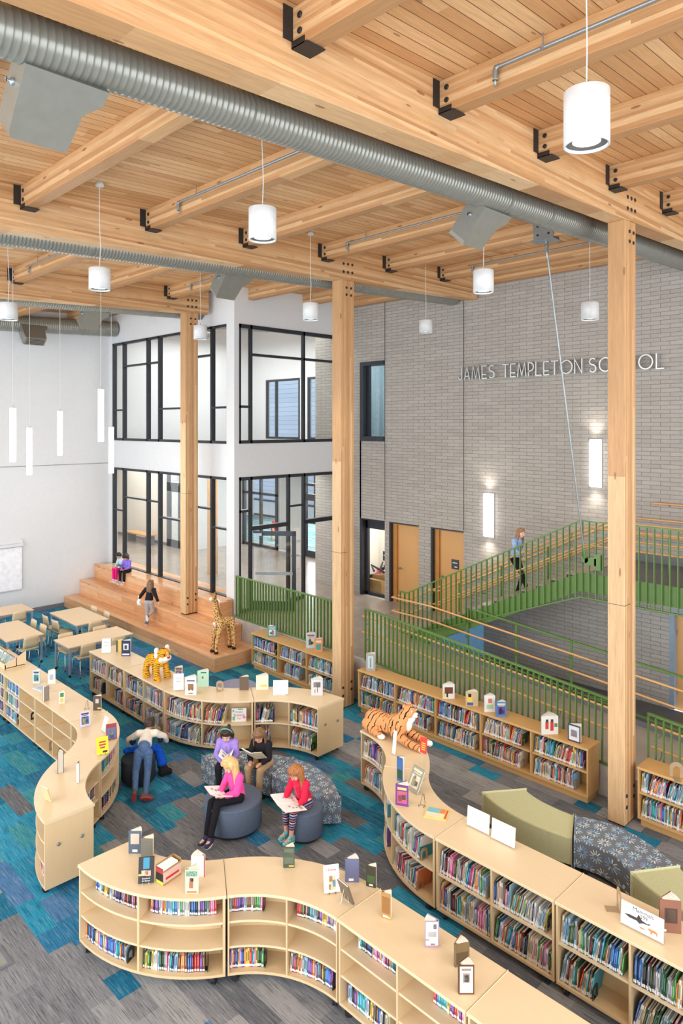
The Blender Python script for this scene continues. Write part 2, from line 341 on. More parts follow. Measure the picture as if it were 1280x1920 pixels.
for k, (a0, a1) in enumerate([(20.0, 22.05), (18.4, 19.55)]):
    mid = a1-.62
    frame_win('window_%d' % (1+k), [fx(a0, a1, 5.46, 5.54), fx(a0, a1, 7.72, 7.8), fx(a0, a0+.07, 5.54, 7.72), fx(a1-.07, a1, 5.54, 7.72), fx(mid-.04, mid+.04, 5.54, 7.72)], [(17.53, a0+.07, 5.54, 17.54, a1-.07, 7.72)])
struct('wall_neighbour', MB().box(30, 14, 0, 30.1, 48, 16), wood('blue_siding', [rgb(186, 202, 228), rgb(196, 212, 236)], 'Y', 'Z', .3, 12, .7, .06, rgb(110, 130, 165), 0, .1))
# left glazing, plane x = 11.2
def gl(y0, y1, z0, z1): return (11.17, min(y0, y1), z0, 11.30, max(y0, y1), z1)
ML = [(22.5, 22.28), (21.785, 21.55), (20.2, 19.98), (19.474, 19.24), (16.606, 16.434)]
for nm, z0, z1, hz in (('window_3', .86, 4.56, [(22.43, 21.785, 3.13), (21.71, 19.474, 3.60), (19.40, 18.08, 3.14), (18.08, 16.6, 3.63), (16.53, 15.86, 3.13)]),
                       ('window_4', 5.48, 8.78, [(22.43, 21.785, 6.505), (21.71, 19.474, 7.965), (19.40, 18.08, 6.504), (18.08, 16.6, 7.98), (16.53, 15.86, 6.49)])):
    zb = z0 if nm == 'window_4' else 1.22
    rr = [gl(a, a-.075, z0, z1) for a, c in ML]+[gl(18.15, 18.08, z0, z1), gl(22.5, 15.86, z1-.075, z1), gl(22.5, 15.86, zb, zb+.08)]+[gl(a, c, z-.028, z+.028) for a, c, z in hz]
    frame_win(nm, rr, [(11.23, 15.86, z0, 11.24, 22.5, z1)])
# right glazing, plane y = 15.5
def gr(x0, x1, z0, z1): return (x0, 15.47, z0, x1, 15.58, z1)
frame_win('window_5', [gr(11.36, 11.41, 5.49, 8.77), gr(11.73, 11.797, 5.49, 8.77), gr(13.68, 13.75, 5.49, 8.77), gr(11.36, 15.28, 8.66, 8.77), gr(11.36, 15.28, 5.49, 5.58), gr(11.8, 15.28, 7.92, 7.99), gr(11.36, 11.7, 6.47, 6.54)], [(11.36, 15.52, 5.49, 15.28, 15.53, 8.77)])
frame_win('window_6', [gr(11.36, 11.41, .85, 4.57), gr(11.73, 11.797, .85, 4.57), gr(13.1, 13.17, .85, 4.57), gr(13.69, 13.76, .85, 4.57), gr(15.14, 15.28, .85, 4.57), gr(11.36, 15.28, 4.48, 4.57), gr(11.36, 11.7, 3.6, 3.67), gr(11.8, 13.05, 3.07, 3.19), gr(13.15, 13.65, 3.61, 3.67), gr(13.75, 15.28, 3.07, 3.19), gr(11.36, 11.7, .85, .95), gr(13.15, 13.65, .85, .95)],
          [(11.36, 15.52, .95, 11.7, 15.53, 4.5), (13.1, 15.52, .95, 13.65, 15.53, 4.5), (11.75, 15.52, 3.15, 13.1, 15.53, 4.5), (13.7, 15.52, 3.15, 15.2, 15.53, 4.5)])
def glass_door(name, w, hinge, ang, hingeside=1):
    # leaf in local x 0..w, opened by ang about the hinge
    t = thing(name, None, None, hinge, ang, kind='structure')
    f = MB(); d = .045
    for r in ((0, 0, .11, 2.2), (w-.11, w, .0, 2.2), (0, w, 2.07, 2.2), (0, w, 0, .26)): f.box(r[0], -d/2, r[2], r[1], d/2, r[3])
    f.build('leaf_frame', M['frame'], t); MB().box(.1, -.006, .25, w-.1, .006, 2.08).build('pane', M['glass'], t)
    MB().box(.08, -.09, 1.0, w-.08, -.05, 1.08).build('panic_bar', M['steel'], t); MB().box(.02, -.1, 2.08, .26, -.02, 2.15).build('door_closer', M['steel'], t); return t
glass_door('door_1', 1.2, (11.84, 15.5, .86), -.85); glass_door('door_2', .98, (15.08, 15.5, .86), PI+.72)
# --- lobby beyond the glass
struct('floor_lobby', MB().box(11.36, 15.5, .8, 19, 32.3, .85), M['conc'])
struct('floor_reception', MB().box(19, 15.5, .79, 24.6, 32.3, .846), wood('striped_lobby_carpet', [rgb(70, 140, 150), rgb(150, 170, 165), rgb(60, 110, 125)], 'Y', 'X', .12, 2, .9, knots=0))
beige = plain('warm_white_wall', rgb(222, 216, 206), .8, var=.012)
b = MB(); b.box(15.6, 24.6, .85, 15.75, 25.1, 4.7); b.box(15.6, 25.1, 4.3, 15.75, 26.4, 4.7); b.box(15.6, 26.4, .85, 15.75, 32.3, 4.7); struct('wall_lobby_back', b, beige)
struct('baseboard_lobby', MB().box(15.585, 26.45, .85, 15.6, 32, .97), M['grey_trim'])
struct('wall_lobby_end', MB().box(11.2, 32.1, .85, 24.6, 32.3, 4.7), beige); struct('wall_lobby_side', MB().box(11.0, 23.0, .85, 11.2, 32.2, 4.7), beige)
b = MB(); b.box(15.75, 24.6, .85, 18.35, 24.75, 4.7); b.box(18.25, 20.6, .85, 18.4, 22.2, 4.7); b.box(18.25, 18.2, .85, 18.4, 18.45, 4.7); b.box(15.56, 16.6, .85, 17.0, 16.75, 4.7); b.box(11.36, 15.66, 4.68, 24.6, 32.2, 4.75); struct('wall_vestibule', b, M['white'])
# lobby corridor door and the glazed vestibule screens
t = thing('door_3', None, None, (15.58, 25.12, .85), PI/2, kind='structure')
MB().box(0, -.03, 0, 1.26, .03, .32).box(0, -.03, 0, .36, .03, 2.6).box(.9, -.03, 0, 1.26, .03, 2.6).box(0, -.03, 2.35, 1.26, .03, 2.72).box(0, -.03, 3.3, 1.26, .03, 3.45).box(0, -.03, 2.6, .3, .03, 3.4).box(.96, -.03, 2.6, 1.26, .03, 3.4).build('leaf_frame', plain('blue_grey_door', rgb(96, 102, 112), .5), t)
MB().box(.34, -.01, .3, .92, .01, 2.36).build('pane', plain('frosted_glass', rgb(214, 220, 222), .4), t)
MB().box(.3, -.01, 2.7, .97, .01, 3.35).build('transom_pane', plain('frosted_glass', rgb(214, 220, 222), .4), t)
MB().box(1.0, -.08, 1.05, 1.16, -.02, 1.1).build('handle', M['steel'], t)
sheet = MB().box(15.535, 25.55, 3.68, 15.54, 26.0, 4.1); o = sheet.build('paper_notice', M['paper'], None, label='sheet of photographs taped over the lobby corridor door', cat='notice')
vx = lambda y0, y1, z0, z1: (18.2, y0, z0, 18.32, y1, z1)
frame_win('window_7', [vx(18.45, 18.6, .85, 4.7), vx(20.45, 20.6, .85, 4.7), vx(19.35, 19.5, .85, 3.1), vx(18.45, 20.6, 3.05, 3.3), vx(18.45, 20.6, 3.62, 3.72), vx(18.45, 20.6, .85, 1.1), vx(19.28, 19.36, .85, 3.1), vx(16.75, 16.9, .85, 4.7), vx(18.05, 18.2, .85, 4.7), vx(16.8, 18.2, 3.05, 3.2), vx(17.4, 17.5, .85, 4.7), vx(16.8, 18.2, .85, 1.0), vx(22.2, 22.35, .85, 4.7), vx(24.45, 24.6, .85, 4.7), vx(23.3, 23.4, .85, 4.7), vx(22.2, 24.6, 3.05, 3.15), vx(22.2, 24.6, .85, .95)], [(18.25, 16.75, .9, 18.26, 24.6, 4.7)])
b = MB()
for y in (15.6, 17.2, 18.8, 20.4, 22.0, 23.6, 25.2, 26.8): b.box(24.5, y, .85, 24.6, y+.1, 4.7)
for z in (.85, 1.7, 3.4, 4.6): b.box(24.5, 15.6, z, 24.6, 32, z+.1)
struct('window_8', b, M['frame'])
struct('ground', MB().box(24.6, 5, .5, 40, 40, .7), plain('pale_pavement', rgb(196, 198, 200), .9))
# glazed door, two maple doors in the brick, lower door, upper window
def dframe(y0, y1, z0, z1, m, w=.07, x=15.30, d=.24):
    return MB().box(x, y0, z0, x+d, y0+w, z1).box(x, y1-w, z0, x+d, y1, z1).box(x, y0+w, z1-w, x+d, y1-w, z1)
BRKT = {}
def maple_door(name, y0, y1, sign):
    t = thing(name, None, None, (15.34, y0, .85), 0, kind='structure'); w = y1-y0
    MB().box(-.055, w-.06, 0, .2, w, 2.33).box(-.055, 0, 2.29, .2, w-.06, 2.33).build('reveal', M['frame'], t)
    MB().box(.05, w-.20, 0, .2, w-.06, 2.29).box(.05, 0, 0, .2, .03, 2.29).box(.05, .03, 2.25, .2, w-.2, 2.29).build('jamb', M['doorf'], t)
    lf = MB().box(.12, .03, .01, .17, w-.2, 2.25).build('leaf', M['doorw'], t)
    hd = MB(); hd.lathe([(.035, 0), (.035, .03)], 14, mt=Tr(.12, w-.28, .98) @ Ry(-PI/2)); hd.tube([(.09, w-.28, .98), (.05, w-.28, .98), (.05, w-.4, .98)], .012); hd.build('handle', M['steel'], t)
    if sign:
        s = MB().box(.105, .28, 1.24, .12, .52, 1.5).build('door_sign', plain('charcoal_sign', rgb(58, 62, 66), .5), t)
        MB().box(.103, .33, 1.40, .105, .48, 1.42).box(.103, .33, 1.29, .105, .42, 1.315).build('lettering', M['paper'], s)
    return t
maple_door('door_4', 12.40, 13.51, False); maple_door('door_5', 10.874, 11.98, True)
t = thing('door_6', None, None, (15.34, 13.68, .85), 0, kind='structure')
MB().box(-.055, .92, 0, .22, 1.02, 2.33).box(-.055, 0, 2.29, .22, .92, 2.33).box(.1, 0, 2.02, .2, .92, 2.29).box(.1, .84, 0, .2, .93, 2.29).box(.1, 0, 0, .2, .93, .09).build('frame', M['frame'], t)
MB().box(.14, 0, .08, .15, .85, 2.04).build('pane', M['glass'], t)
s = MB().box(.08, .02, 1.12, .095, .2, 1.40).build('room_sign', plain('charcoal_sign', rgb(58, 62, 66), .5), t); MB().box(.077, .05, 1.27, .08, .17, 1.29).box(.077, .05, 1.17, .08, .12, 1.195).build('lettering', M['paper'], s)
b = MB(); b.box(15.56, 13.0, .84, 18.2, 16.4, .85); b.box(18.0, 13.0, .85, 18.1, 16.5, 4); b.box(15.56, 12.9, .85, 18.1, 13.0, 4); b.box(15.56, 16.4, .85, 18.1, 16.5, 4); b.box(15.56, 13, 3.9, 18.1, 16.5, 4.0)
b.build('wall_storeroom', beige, kind='structure')
t = thing('door_7', None, None, (15.34, 4.55, .0), 0, kind='structure')
MB().box(-.055, .97, 0, .2, 1.07, 2.12).box(-.055, 0, 2.02, .2, .97, 2.12).build('frame', plain('painted_grey_frame', rgb(136, 150, 164), .4), t); MB().box(.1, 0, .01, .15, .97, 2.02).build('leaf', M['doorw'], t)
MB().box(.08, .955, .3, .1, .985, .42).box(.08, .955, 1.55, .1, .985, 1.67).build('hinge', M['steel'], t)
frame_win('window_9', [(15.22, 14.5, 5.52, 15.5, 14.64, 7.9), (15.22, 13.68, 7.78, 15.5, 14.5, 7.9), (15.22, 13.68, 5.52, 15.5, 14.5, 5.66), (15.4, 14.42, 5.6, 15.5, 14.5, 7.8)], [(15.44, 13.68, 5.66, 15.45, 14.5, 7.8)])
b = MB(); b.box(15.56, 12.6, 5.3, 19, 16.5, 5.4); b.box(15.56, 16.5, 5.3, 19, 16.6, 9.6); b.box(15.56, 12.6, 5.3, 19, 12.7, 9.6); b.box(18.9, 12.7, 5.3, 19.0, 13.4, 9.6); b.box(18.9, 14.1, 5.3, 19, 16.5, 9.6); b.box(15.56, 12.6, 9.0, 19, 16.6, 9.1); b.build('wall_upper_office', plain('teal_grey_wall', rgb(120, 140, 148), .7), kind='structure')
# ================================================================ TIMBER FRAME
GB = lambda x: 8.645+.041*x; PB = lambda x: 8.975+.041*x
def sloped(b, x0, x1, y0, y1, zb, zt, mi=0):
    b.hexa([(x0,y0,zb(x0)),(x1,y0,zb(x1)),(x1,y1,zb(x1)),(x0,y1,zb(x0))], [(x0,y0,zt(x0)),(x1,y0,zt(x1)),(x1,y1,zt(x1)),(x0,y1,zt(x0))], mi); return b
CY = [4.55, 10.575, 16.595]; HW = .145
def bolts(b, x, y, z, ax, r=.028, d=.012):
    T = {'-y': Tr(x, y, z) @ Rx(PI/2), '-x': Tr(x, y, z) @ Ry(-PI/2)}[ax]
    b.lathe([(r, 0), (r, d*.6), (r*.8, d)], 12, mt=T)
def column(y, zbase, lab):
    t = thing('timber_column', lab, 'column', (10.48, y, zbase), 0, 'glulam columns along the ramp')
    top = GB(10.3)-zbase
    MB().hexa([(-.2,-.13,.02),(.2,-.13,.02),(.2,.13,.02),(-.2,.13,.02)], [(-.2,-.13,GB(10.28)-zbase),(.2,-.13,GB(10.68)-zbase),(.2,.13,GB(10.68)-zbase),(-.2,.13,GB(10.28)-zbase)]).build('shaft', M['gluZ'], t, bev=.008)
    MB().box(-.19, -.12, 0, .19, .12, .02).build('base_plate', M['black'], t)
    MB().box(-.204, -.134, 3.3, .0, -.128, 3.306).box(-.204, -.134, 3.3, -.198, .134, 3.306).build('splice_joint', M['black'], t)
    for (dx, z) in ((-.03, top-.15), (.11, top-.15), (-.03, top-.3), (.11, top-.3), (-.13, .45), (-.13, .28), (.12, .52), (.12, .36)):
        b = MB(); bolts(b, dx, -.13, z, '-y'); b.build('bolt_head', M['black'], t)
column(CY[0], 0, 'tall laminated timber column nearest the viewer, beside the single oak bookcase at the frame edge')
column(CY[1], 0, 'laminated timber column between the two long wall bookcases')
column(CY[2], .83, 'laminated timber column rising from the wooden bleacher steps')
G_LAB = ['laminated timber girder spanning the top of the frame above the big duct', 'laminated timber girder resting on the middle column', 'laminated timber girder resting on the column in the bleacher steps']
for k, y in enumerate(CY):
    x1 = (16.5, 15.26, 11.02)[k]
    t = thing('timber_girder', G_LAB[k], 'beam', (10.48, y, GB(10.48)), 0, 'main roof girders')
    sloped(MB(), -6, x1, y-HW, y+HW, GB, CE).build('beam_body', M['glu'], t, True, bev=.006)
    for ix in (-.13, 0, .13):
        for iz in (.17, .34):
            b = MB(); bolts(b, 10.48+ix, y-HW, GB(10.48+ix)+iz, '-y', .03); b.build('bolt_head', M['black'], t, True)
ORD = ['first', 'second', 'third', 'fourth', 'fifth', 'sixth', 'seventh', 'eighth', 'ninth', 'tenth']
def ordw(n):
    return ORD[n-1] if n <= 10 else '%d%s' % (n, 'th' if 10 < n % 100 < 14 else {1: 'st', 2: 'nd', 3: 'rd'}.get(n % 10, 'th'))
PX = [1.79, 3.77, 5.755, 7.735, 9.715, 11.68, 13.67]
def purlin(x, y0, y1, lab, hang0, pipe):
    t = thing('timber_purlin', lab, 'beam', (x+.1, (y0+y1)/2, PB(x)), 0, 'secondary roof beams')
    sloped(MB(), x, x+.19, y0, y1, PB, CE).build('beam_body', M['gluY'], t, True, bev=.006)
    # black steel hanger with bolts at the girder face
    if hang0 is not None:
        z = PB(x); y = y1
        hb = MB(); hb.box(x-.10, y-.012, z+.05, x, y, z+.33); hb.box(x-.008, y-.16, z-.012, x, y, z+.05); hb.box(x-.008, y-.19, z-.014, x+.2, y, z-.002)
        hb.build('hanger', M['black'], t, True)
        for iz in (.11, .24):
            b = MB(); bolts(b, x-.003, y-.1, z+iz, '-x', .028); b.build('bolt_head', M['black'], t, True)
BAY = ['bay before the first girder', 'bay between first and second girders', 'bay between second and third girders', 'far bay behind the third girder']
spans = [(-2.0, CY[0]-HW), (CY[0]+HW, CY[1]-HW), (CY[1]+HW, CY[2]-HW), (CY[2]+HW, 22.82)]
for k, (y0, y1) in enumerate(spans):
    n = 0
    for i, x in enumerate(PX):
        if k == 0 and i < 1: continue
        if k == 2 and i > 4 : y1b = 15.5
        elif k == 3 and i > 4: continue
        else: y1b = y1
        n += 1
        purlin(x, y0, y1b, '%s timber purlin from the left, %s' % (ordw(n), BAY[k]), 1 if k < 3 and not (k == 2 and i > 4) else None, 0)
t = thing('timber_wall_beam', 'laminated timber edge beam running along the top of the brick wall', 'beam', (15.2, 7, PB(15.1)), 0)
sloped(MB(), 15.06, 15.27, -2, 10.42, PB, CE).build('beam_body', M['gluY'], t, True)
sloped(MB(), 15.06, 15.27, 10.73, 15.48, PB, CE).build('beam_body', M['gluY'], t, True)
# ================================================================ DUCTS
def spiral(b, p0, p1, r, step=.058):
    p0 = V(p0); p1 = V(p1); L = (p1-p0).length; n = int(L/step); pts = []; rr = []
    for i in range(n+1):
        for d, k in ((0, r), (.35, r), (.44, r+.0045), (.6, r+.0045), (.69, r)):
            q = (i+d)/n
            if q > 1: continue
            pts.append(p0+(p1-p0)*q); rr.append(k)
    b.tube(pts, rr, 20); return b
def register(lab, x, y, z, w0, w1, L, sy, parent=None, face=True):
    # angled supply box: wide neck under the duct, one corner cut away, grille at the low end
    t = thing('duct_register', lab, 'air vent', (x, y, z), 0, 'supply boxes on the ducts', rx=sy*.72)
    poly = [(-w0/2, 0), (w0/2, 0), (w0/2-.02, -.12), (w1/2-.08, -L*.42), (w1/2-.12, -L), (-w0/2+.02, -L), (-w0/2, -L*.9)]
    D = .15
    b = MB(); n = len(poly)
    b.add([(px, -D, pz) for px, pz in poly]+[(px, D, pz) for px, pz in poly], [tuple(range(n)), tuple(range(n, 2*n))[::-1]]+[(i, n+i, n+(i+1) % n, (i+1) % n) for i in range(n)])
    b.build('housing', M['duct'], t)
    g = MB()
    for i in range(5): g.box(-w0/2+.06, -D+.04+i*.05, -L-.004, w1/2-.16, -D+.06+i*.05, -L+.0005)
    g.build('grille', M['black'], t)
    k = MB(); k.lathe([(.03, 0), (.03, .02), (.012, .025), (.012, .05)], 12, mt=Tr(-w0/2, 0, -L*.35) @ Ry(-PI/2)); k.box(-w0/2-.05, -.01, -L*.35-.01, -w0/2-.04, .05, -L*.35+.01)
    k.build('damper_handle', M['steel'], t)
def duct(lab, y, z0, x0, x1, r, seams):
    f = lambda x: z0+.041*x
    t = thing('round_duct', lab, 'duct', ((x0+x1)/2, y, f((x0+x1)/2)), 0, 'spiral ducts under the roof')
    spiral(MB(), (x0, y, f(x0)), (x1, y, f(x1)), r).build('pipe', M['duct'], t, True)
    for x in seams: MB().tube([(x-.02, y, f(x-.02)), (x+.02, y, f(x+.02))], r+.009, 24).build('collar', M['duct'], t, True)
    for x in seams:
        MB().tube([(x, y-.1, f(x)+r-.02), (x, y-.1, CE(x))], .004, 5).build('hanger_wire', M['steel'], t, True)
duct('large spiral duct crossing the upper photograph below the first girder', 5.2, 8.725, -5, 15.2, .18, (1.62, 3.9, 8.2, 9.3, 13.4))
duct('spiral duct half hidden behind the middle girder', 11.12, 8.75, -5, 15.15, .18, (5.1, 7.6, 11.5))
duct('spiral duct running just behind the third girder', 17.1, 8.745, -5, 11.18, .18, (5.5, 9.6))
duct('wide spiral duct ending above the glazed corner by the white wall', 22.25, 8.80, -5, 11.15, .25, (6.0, 10.0))
duct('spiral duct inside the upper gallery, seen through glass', 17.9, 8.62, 11.45, 14.3, .17, ())
duct('second gallery duct ending sooner, seen through the upper glass', 20.3, 8.62, 11.45, 13.6, .17, ())
register('grey supply box hanging from the large duct at the upper edge', 2.22, 5.27, 8.70, .64, .50, .56, 1)
register('grey supply box on the large duct above the woman on the stairs', 8.05, 5.27, 8.95, .64, .50, .56, 1)
register('grey supply box on the duct in front of the white corner', 8.15, 11.2, 9.02, .64, .50, .56, 1)
register('grey supply box on the duct behind the third girder', 8.1, 17.18, 9.0, .64, .50, .56, 1)
register('grey supply box with slotted grille on the duct along the white wall', 8.35, 22.1, 9.0, .80, .7, .6, -1)
# ================================================================ SPRINKLERS
def sprinkler(lab, x, y0, y1):
    z = PB(x)+.2; xx = x-.045
    t = thing('sprinkler_pipe', lab, 'pipe', (xx, y0, z), 0, 'sprinkler branch pipes on the purlins')
    MB().tube([(xx, y0, z), (xx, y1, z)], .018, 8).build('pipe', M['steel'], t, True)
    b = MB(); b.tube([(xx, y1, z), (xx, y1+.04, z), (xx, y1+.05, z-.03), (xx, y1+.05, z-.12)], [.024, .026, .026, .02], 8); b.lathe([(.012, -.06), (.012, 0), (.03, 0), (.03, .004)], 10, mt=Tr(xx, y1+.05, z-.12)); b.build('sprinkler_head', M['steel'], t, True)
    MB().tube([(xx, y1-.45, z), (xx, y1-.45, CE(xx))], .006, 5).lathe([(.026, -.012), (.026, .012)], 8, mt=Tr(xx, y1-.45, z)).build('pipe_hanger', M['steel'], t, True)
sprinkler('grey sprinkler pipe on the purlin above the largest pendant lamp', 5.755, -2, 3.65)
sprinkler('grey sprinkler pipe on the near bay purlin cut by the frame edge', 9.715, -2, 3.2)
sprinkler('grey sprinkler pipe along the purlin left of the central pendant lamp', 5.755, 5.2, 9.3)
sprinkler('grey sprinkler pipe along the purlin behind the duct box over the bay', 9.715, 5.2, 9.6)
sprinkler('grey sprinkler pipe near the brick wall behind the hanging rod', 13.67, 5.2, 9.4)
sprinkler('small sprinkler pipe on the purlin above the cylinder lamp at the edge', 5.755, 11.3, 15.3)
sprinkler('small sprinkler pipe on the purlin beside the box before the white corner', 9.715, 11.3, 15.2)
# ================================================================ PENDANT LAMPS
def can_lamp(lab, x, y, zt, zb):
    t = thing('cylinder_pendant', lab, 'pendant lamp', (x, y, zb), 0, 'white cylinder pendants'); h = zt-zb; r = .15; c = CE(x)-zb
    MB().lathe([(r-.012, .035), (r-.012, .0), (r, 0), (r, h-.006), (r-.006, h), (.0001, h)], 32).build('shade', M['lampw'], t)
    MB().lathe([(.09, .03), (.138, .02), (.138, .034), (.09, .04)], 28).build('trim_ring', M['trimr'], t)
    MB().lathe([(.0001, .028), (.092, .028), (.092, .034), (.0001, .034)], 24).build('lens', M['lens'], t)
    MB().tube([(0, 0, h), (.0, 0, h+.06), (.015, .004, h+.25*(c-h)), (-.006, 0, h+.6*(c-h)), (0, 0, c-.03)], .005, 6).lathe([(.014, h), (.012, h+.05), (.005, h+.055)], 10).build('cord', M['lampw'], t)
    MB().lathe([(.06, c-.05), (.06, c), (.0001, c)], 20).build('canopy', M['lampw'], t)
    d = bpy.data.lights.new('lamp_glow', 'SPOT'); d.energy = 130; d.spot_size = 1.9; d.spot_blend = .6; d.shadow_soft_size = .08; d.color = (1, .93, .82)
    o = bpy.data.objects.new('lamp_glow', d); o.location = (0, 0, -.02); COL.objects.link(o); o.parent = t
for L in [('largest white cylinder pendant, near the upper edge in front of the purlins', 4.49, 2.19, 8.26, 7.89), ('white cylinder pendant hanging centrally below the large duct', 4.68, 5.96, 8.345, 8.0),
          ('white cylinder pendant in front of the third girder with its ceiling disc showing', 4.57, 9.60, 8.26, 7.95), ('white cylinder pendant cut near the edge before the white wall', 4.29, 12.43, 8.08, 7.79),
          ('small white cylinder pendant beside the bleacher column', 8.74, 13.38, 8.24, 7.93), ('white cylinder pendant in front of the upper lobby window', 8.90, 9.86, 8.32, 8.0),
          ('smallest white cylinder pendant against the brick, between two columns', 12.35, 9.82, 8.36, 8.08), ('white cylinder pendant under the box on the large duct', 8.73, 5.86, 8.29, 7.96),
          ('white cylinder pendant over the sign lettering beside the nearest column', 11.52, 5.56, 8.12, 7.82)]: can_lamp(*L)
def tube_lamp(lab, x, y, zt, zb):
    t = thing('tube_pendant', lab, 'pendant lamp', (x, y, zb), 0, 'glowing tube pendants over the tables'); h = zt-zb; r = .065
    MB().lathe([(r-.004, 0), (r, .01), (r, h), (.0001, h)], 20).build('diffuser', M['tube'], t); MB().lathe([(r+.002, h-.004), (r+.002, h+.02), (.014, h+.03), (.01, h+.07)], 18).build('cap', M['lampw'], t)
    MB().tube([(0, 0, h), (0, 0, CE(x)-zb)], .006, 6).build('cord', M['lampw'], t)
    d = bpy.data.lights.new('tube_glow', 'POINT'); d.energy = 40; d.shadow_soft_size = .3; d.color = (1, .95, .88); o = bpy.data.objects.new('tube_glow', d); o.location = (0, 0, -.35); COL.objects.link(o); o.parent = t
for L in [('glowing tube pendant first from the left edge', 5.68, 16.18, 6.38, 5.18), ('lowest-hanging glowing tube pendant against the plain white wall', 6.82, 18.27, 5.93, 4.73), ('shortest-looking glowing tube pendant, third from the left edge', 7.82, 18.79, 6.38, 5.18),
          ('highest-hanging glowing tube pendant, fourth from the left edge', 7.29, 15.25, 6.82, 5.62), ('glowing tube pendant beside the frame of the glazed wall', 8.50, 17.19, 5.94, 4.74)]: tube_lamp(*L)
def sconce(lab, y0, y1, z0, z1):
    t = thing('wall_sconce', lab, 'wall lamp', (15.28, (y0+y1)/2, z0), 0, 'tall glowing wall sconces'); w = (y1-y0)/2; h = z1-z0
    MB().box(-.03, -w-.02, -.02, 0, w+.02, h+.02).build('back_plate', M['lampw'], t); MB().box(-.1, -w, 0, -.03, w, h).build('diffuser', M['tube'], t, bev=.02)
    for z in (h+.05, -.05):
        d = bpy.data.lights.new('sconce_glow', 'SPOT'); d.energy = 30; d.shadow_soft_size = .08; d.spot_size = 2.4; d.spot_blend = 1; d.color = (1, .93, .83)
        o = bpy.data.objects.new('sconce_glow', d); o.location = (-.14, 0, z); o.rotation_euler = (0, (PI-.25) if z > 0 else .25, 0); COL.objects.link(o); o.parent = t
sconce('glowing wall sconce lower on the brick, left of the woman', 9.94, 10.2, 3.14, 4.23); sconce('glowing wall sconce higher on the brick, beside the nearest column', 7.10, 7.35, 4.6, 5.66)
# ================================================================ SIGN
def letters(text, size, font_h):
    cu = bpy.data.curves.new('letter', 'FONT'); cu.body = text; cu.size = size; cu.extrude = .035; cu.bevel_depth = 0; cu.resolution_u = 6; return cu
t = thing('wall_sign', 'raised metal capital lettering on the grey brick wall', 'sign', (15.28, 8.3, 7.2))
# stroke built letters: polylines in a cell of height 1
def arc(cx, cy, rx, ry, a0, a1, n=14): return [(cx+rx*math.cos(math.radians(a0+(a1-a0)*i/n)), cy+ry*math.sin(math.radians(a0+(a1-a0)*i/n))) for i in range(n+1)]
GL = {'J': (.32, [[(.3, 1), (.3, .16)]+arc(.15, .16, .15, .14, 0, -180)[1:]]), 'A': (.5, [[(0, 0), (.25, 1), (.5, 0)], [(.06, .25), (.44, .25)]]), 'M': (.75, [[(0, 0), (.13, 1), (.375, .05), (.62, 1), (.75, 0)]]),
      'E': (.42, [[(.42, 1), (0, 1), (0, 0), (.42, 0)], [(0, .3), (.38, .3)]]), 'S': (.5, [arc(.25, .77, .23, .22, 50, 270, 12)+arc(.25, .27, .24, .26, 90, -140, 12)]), 'T': (.55, [[(0, 1), (.55, 1)], [(.275, 1), (.275, 0)]]),
      'P': (.45, [[(0, 0), (0, 1), (.1, 1)]+arc(.12, .68, .33, .32, 90, -90)+[(0, .36)]]), 'L': (.48, [[(0, 1), (0, 0), (.48, 0)]]), 'O': (.95, [arc(.475, .5, .46, .48, 0, 360, 28)]), 'N': (.55, [[(0, 0), (0, 1), (.55, 0), (.55, 1)]]), 'C': (.62, [arc(.45, .5, .44, .48, 55, 305, 18)]), 'H': (.52, [[(0, 0), (0, 1)], [(.52, 0), (.52, 1)], [(0, .35), (.52, .35)]])}
ht, gap = .315, .065
words = [('JAMES', 10.93, 9.84), ('TEMPLETON', 9.60, 7.50), ('SCHOOL', 7.32, 5.68)]
for wd, ya, yb in words:
    tw = sum(GL[ch][0] for ch in wd)*ht; g = (ya-yb-tw)/(len(wd)-1); y = ya
    for ch in wd:
        cw, strokes = GL[ch]; b = MB()
        for si, st in enumerate(strokes):
            n = len(st); hw = .0135; L = []; cl = st[0] == st[-1] or math.dist(st[0], st[-1]) < 1e-3
            for i in range(n):
                def dr(j): d = (V(st[j+1])-V(st[j])); return d.normalized()
                d0 = dr(i-1) if i else (dr(n-2) if cl else dr(0)); d1 = dr(i) if i < n-1 else (dr(0) if cl else dr(n-2)); m = (d0+d1); m = m.normalized() if m.length > .3 else d1; k = hw/max(.35, abs(m.dot(d1)))
                e = V((0, 0)) if cl or 0 < i < n-1 else (d1*-.012 if i == 0 else d1*.012); c = V(st[i])*ht+e; nn = V((-m.y, m.x))*k; L.append((c-nn, c+nn))
            vs_ = []
            for (p, q) in L:
                for xx in (15.14-.002*si, 15.215): vs_ += [(xx, y-p.x, 7.2+p.y), (xx, y-q.x, 7.2+q.y)]
            fs_ = []
            for i in range(n-1): a0, c0 = 4*i, 4*i+4; fs_ += [(a0, a0+1, c0+1, c0), (a0+2, c0+2, c0+3, a0+3), (a0, c0, c0+2, a0+2), (a0+1, a0+3, c0+3, c0+1)]
            if not cl: fs_ += [(0, 2, 3, 1), (4*n-4, 4*n-3, 4*n-1, 4*n-2)]
            b.add(vs_, fs_)
        b.box(15.21, y-cw*ht*.5-.004, 7.22, 15.279, y-cw*ht*.5+.004, 7.24)
        b.build('letter', M['letter'], t, True); y -= cw*ht+g
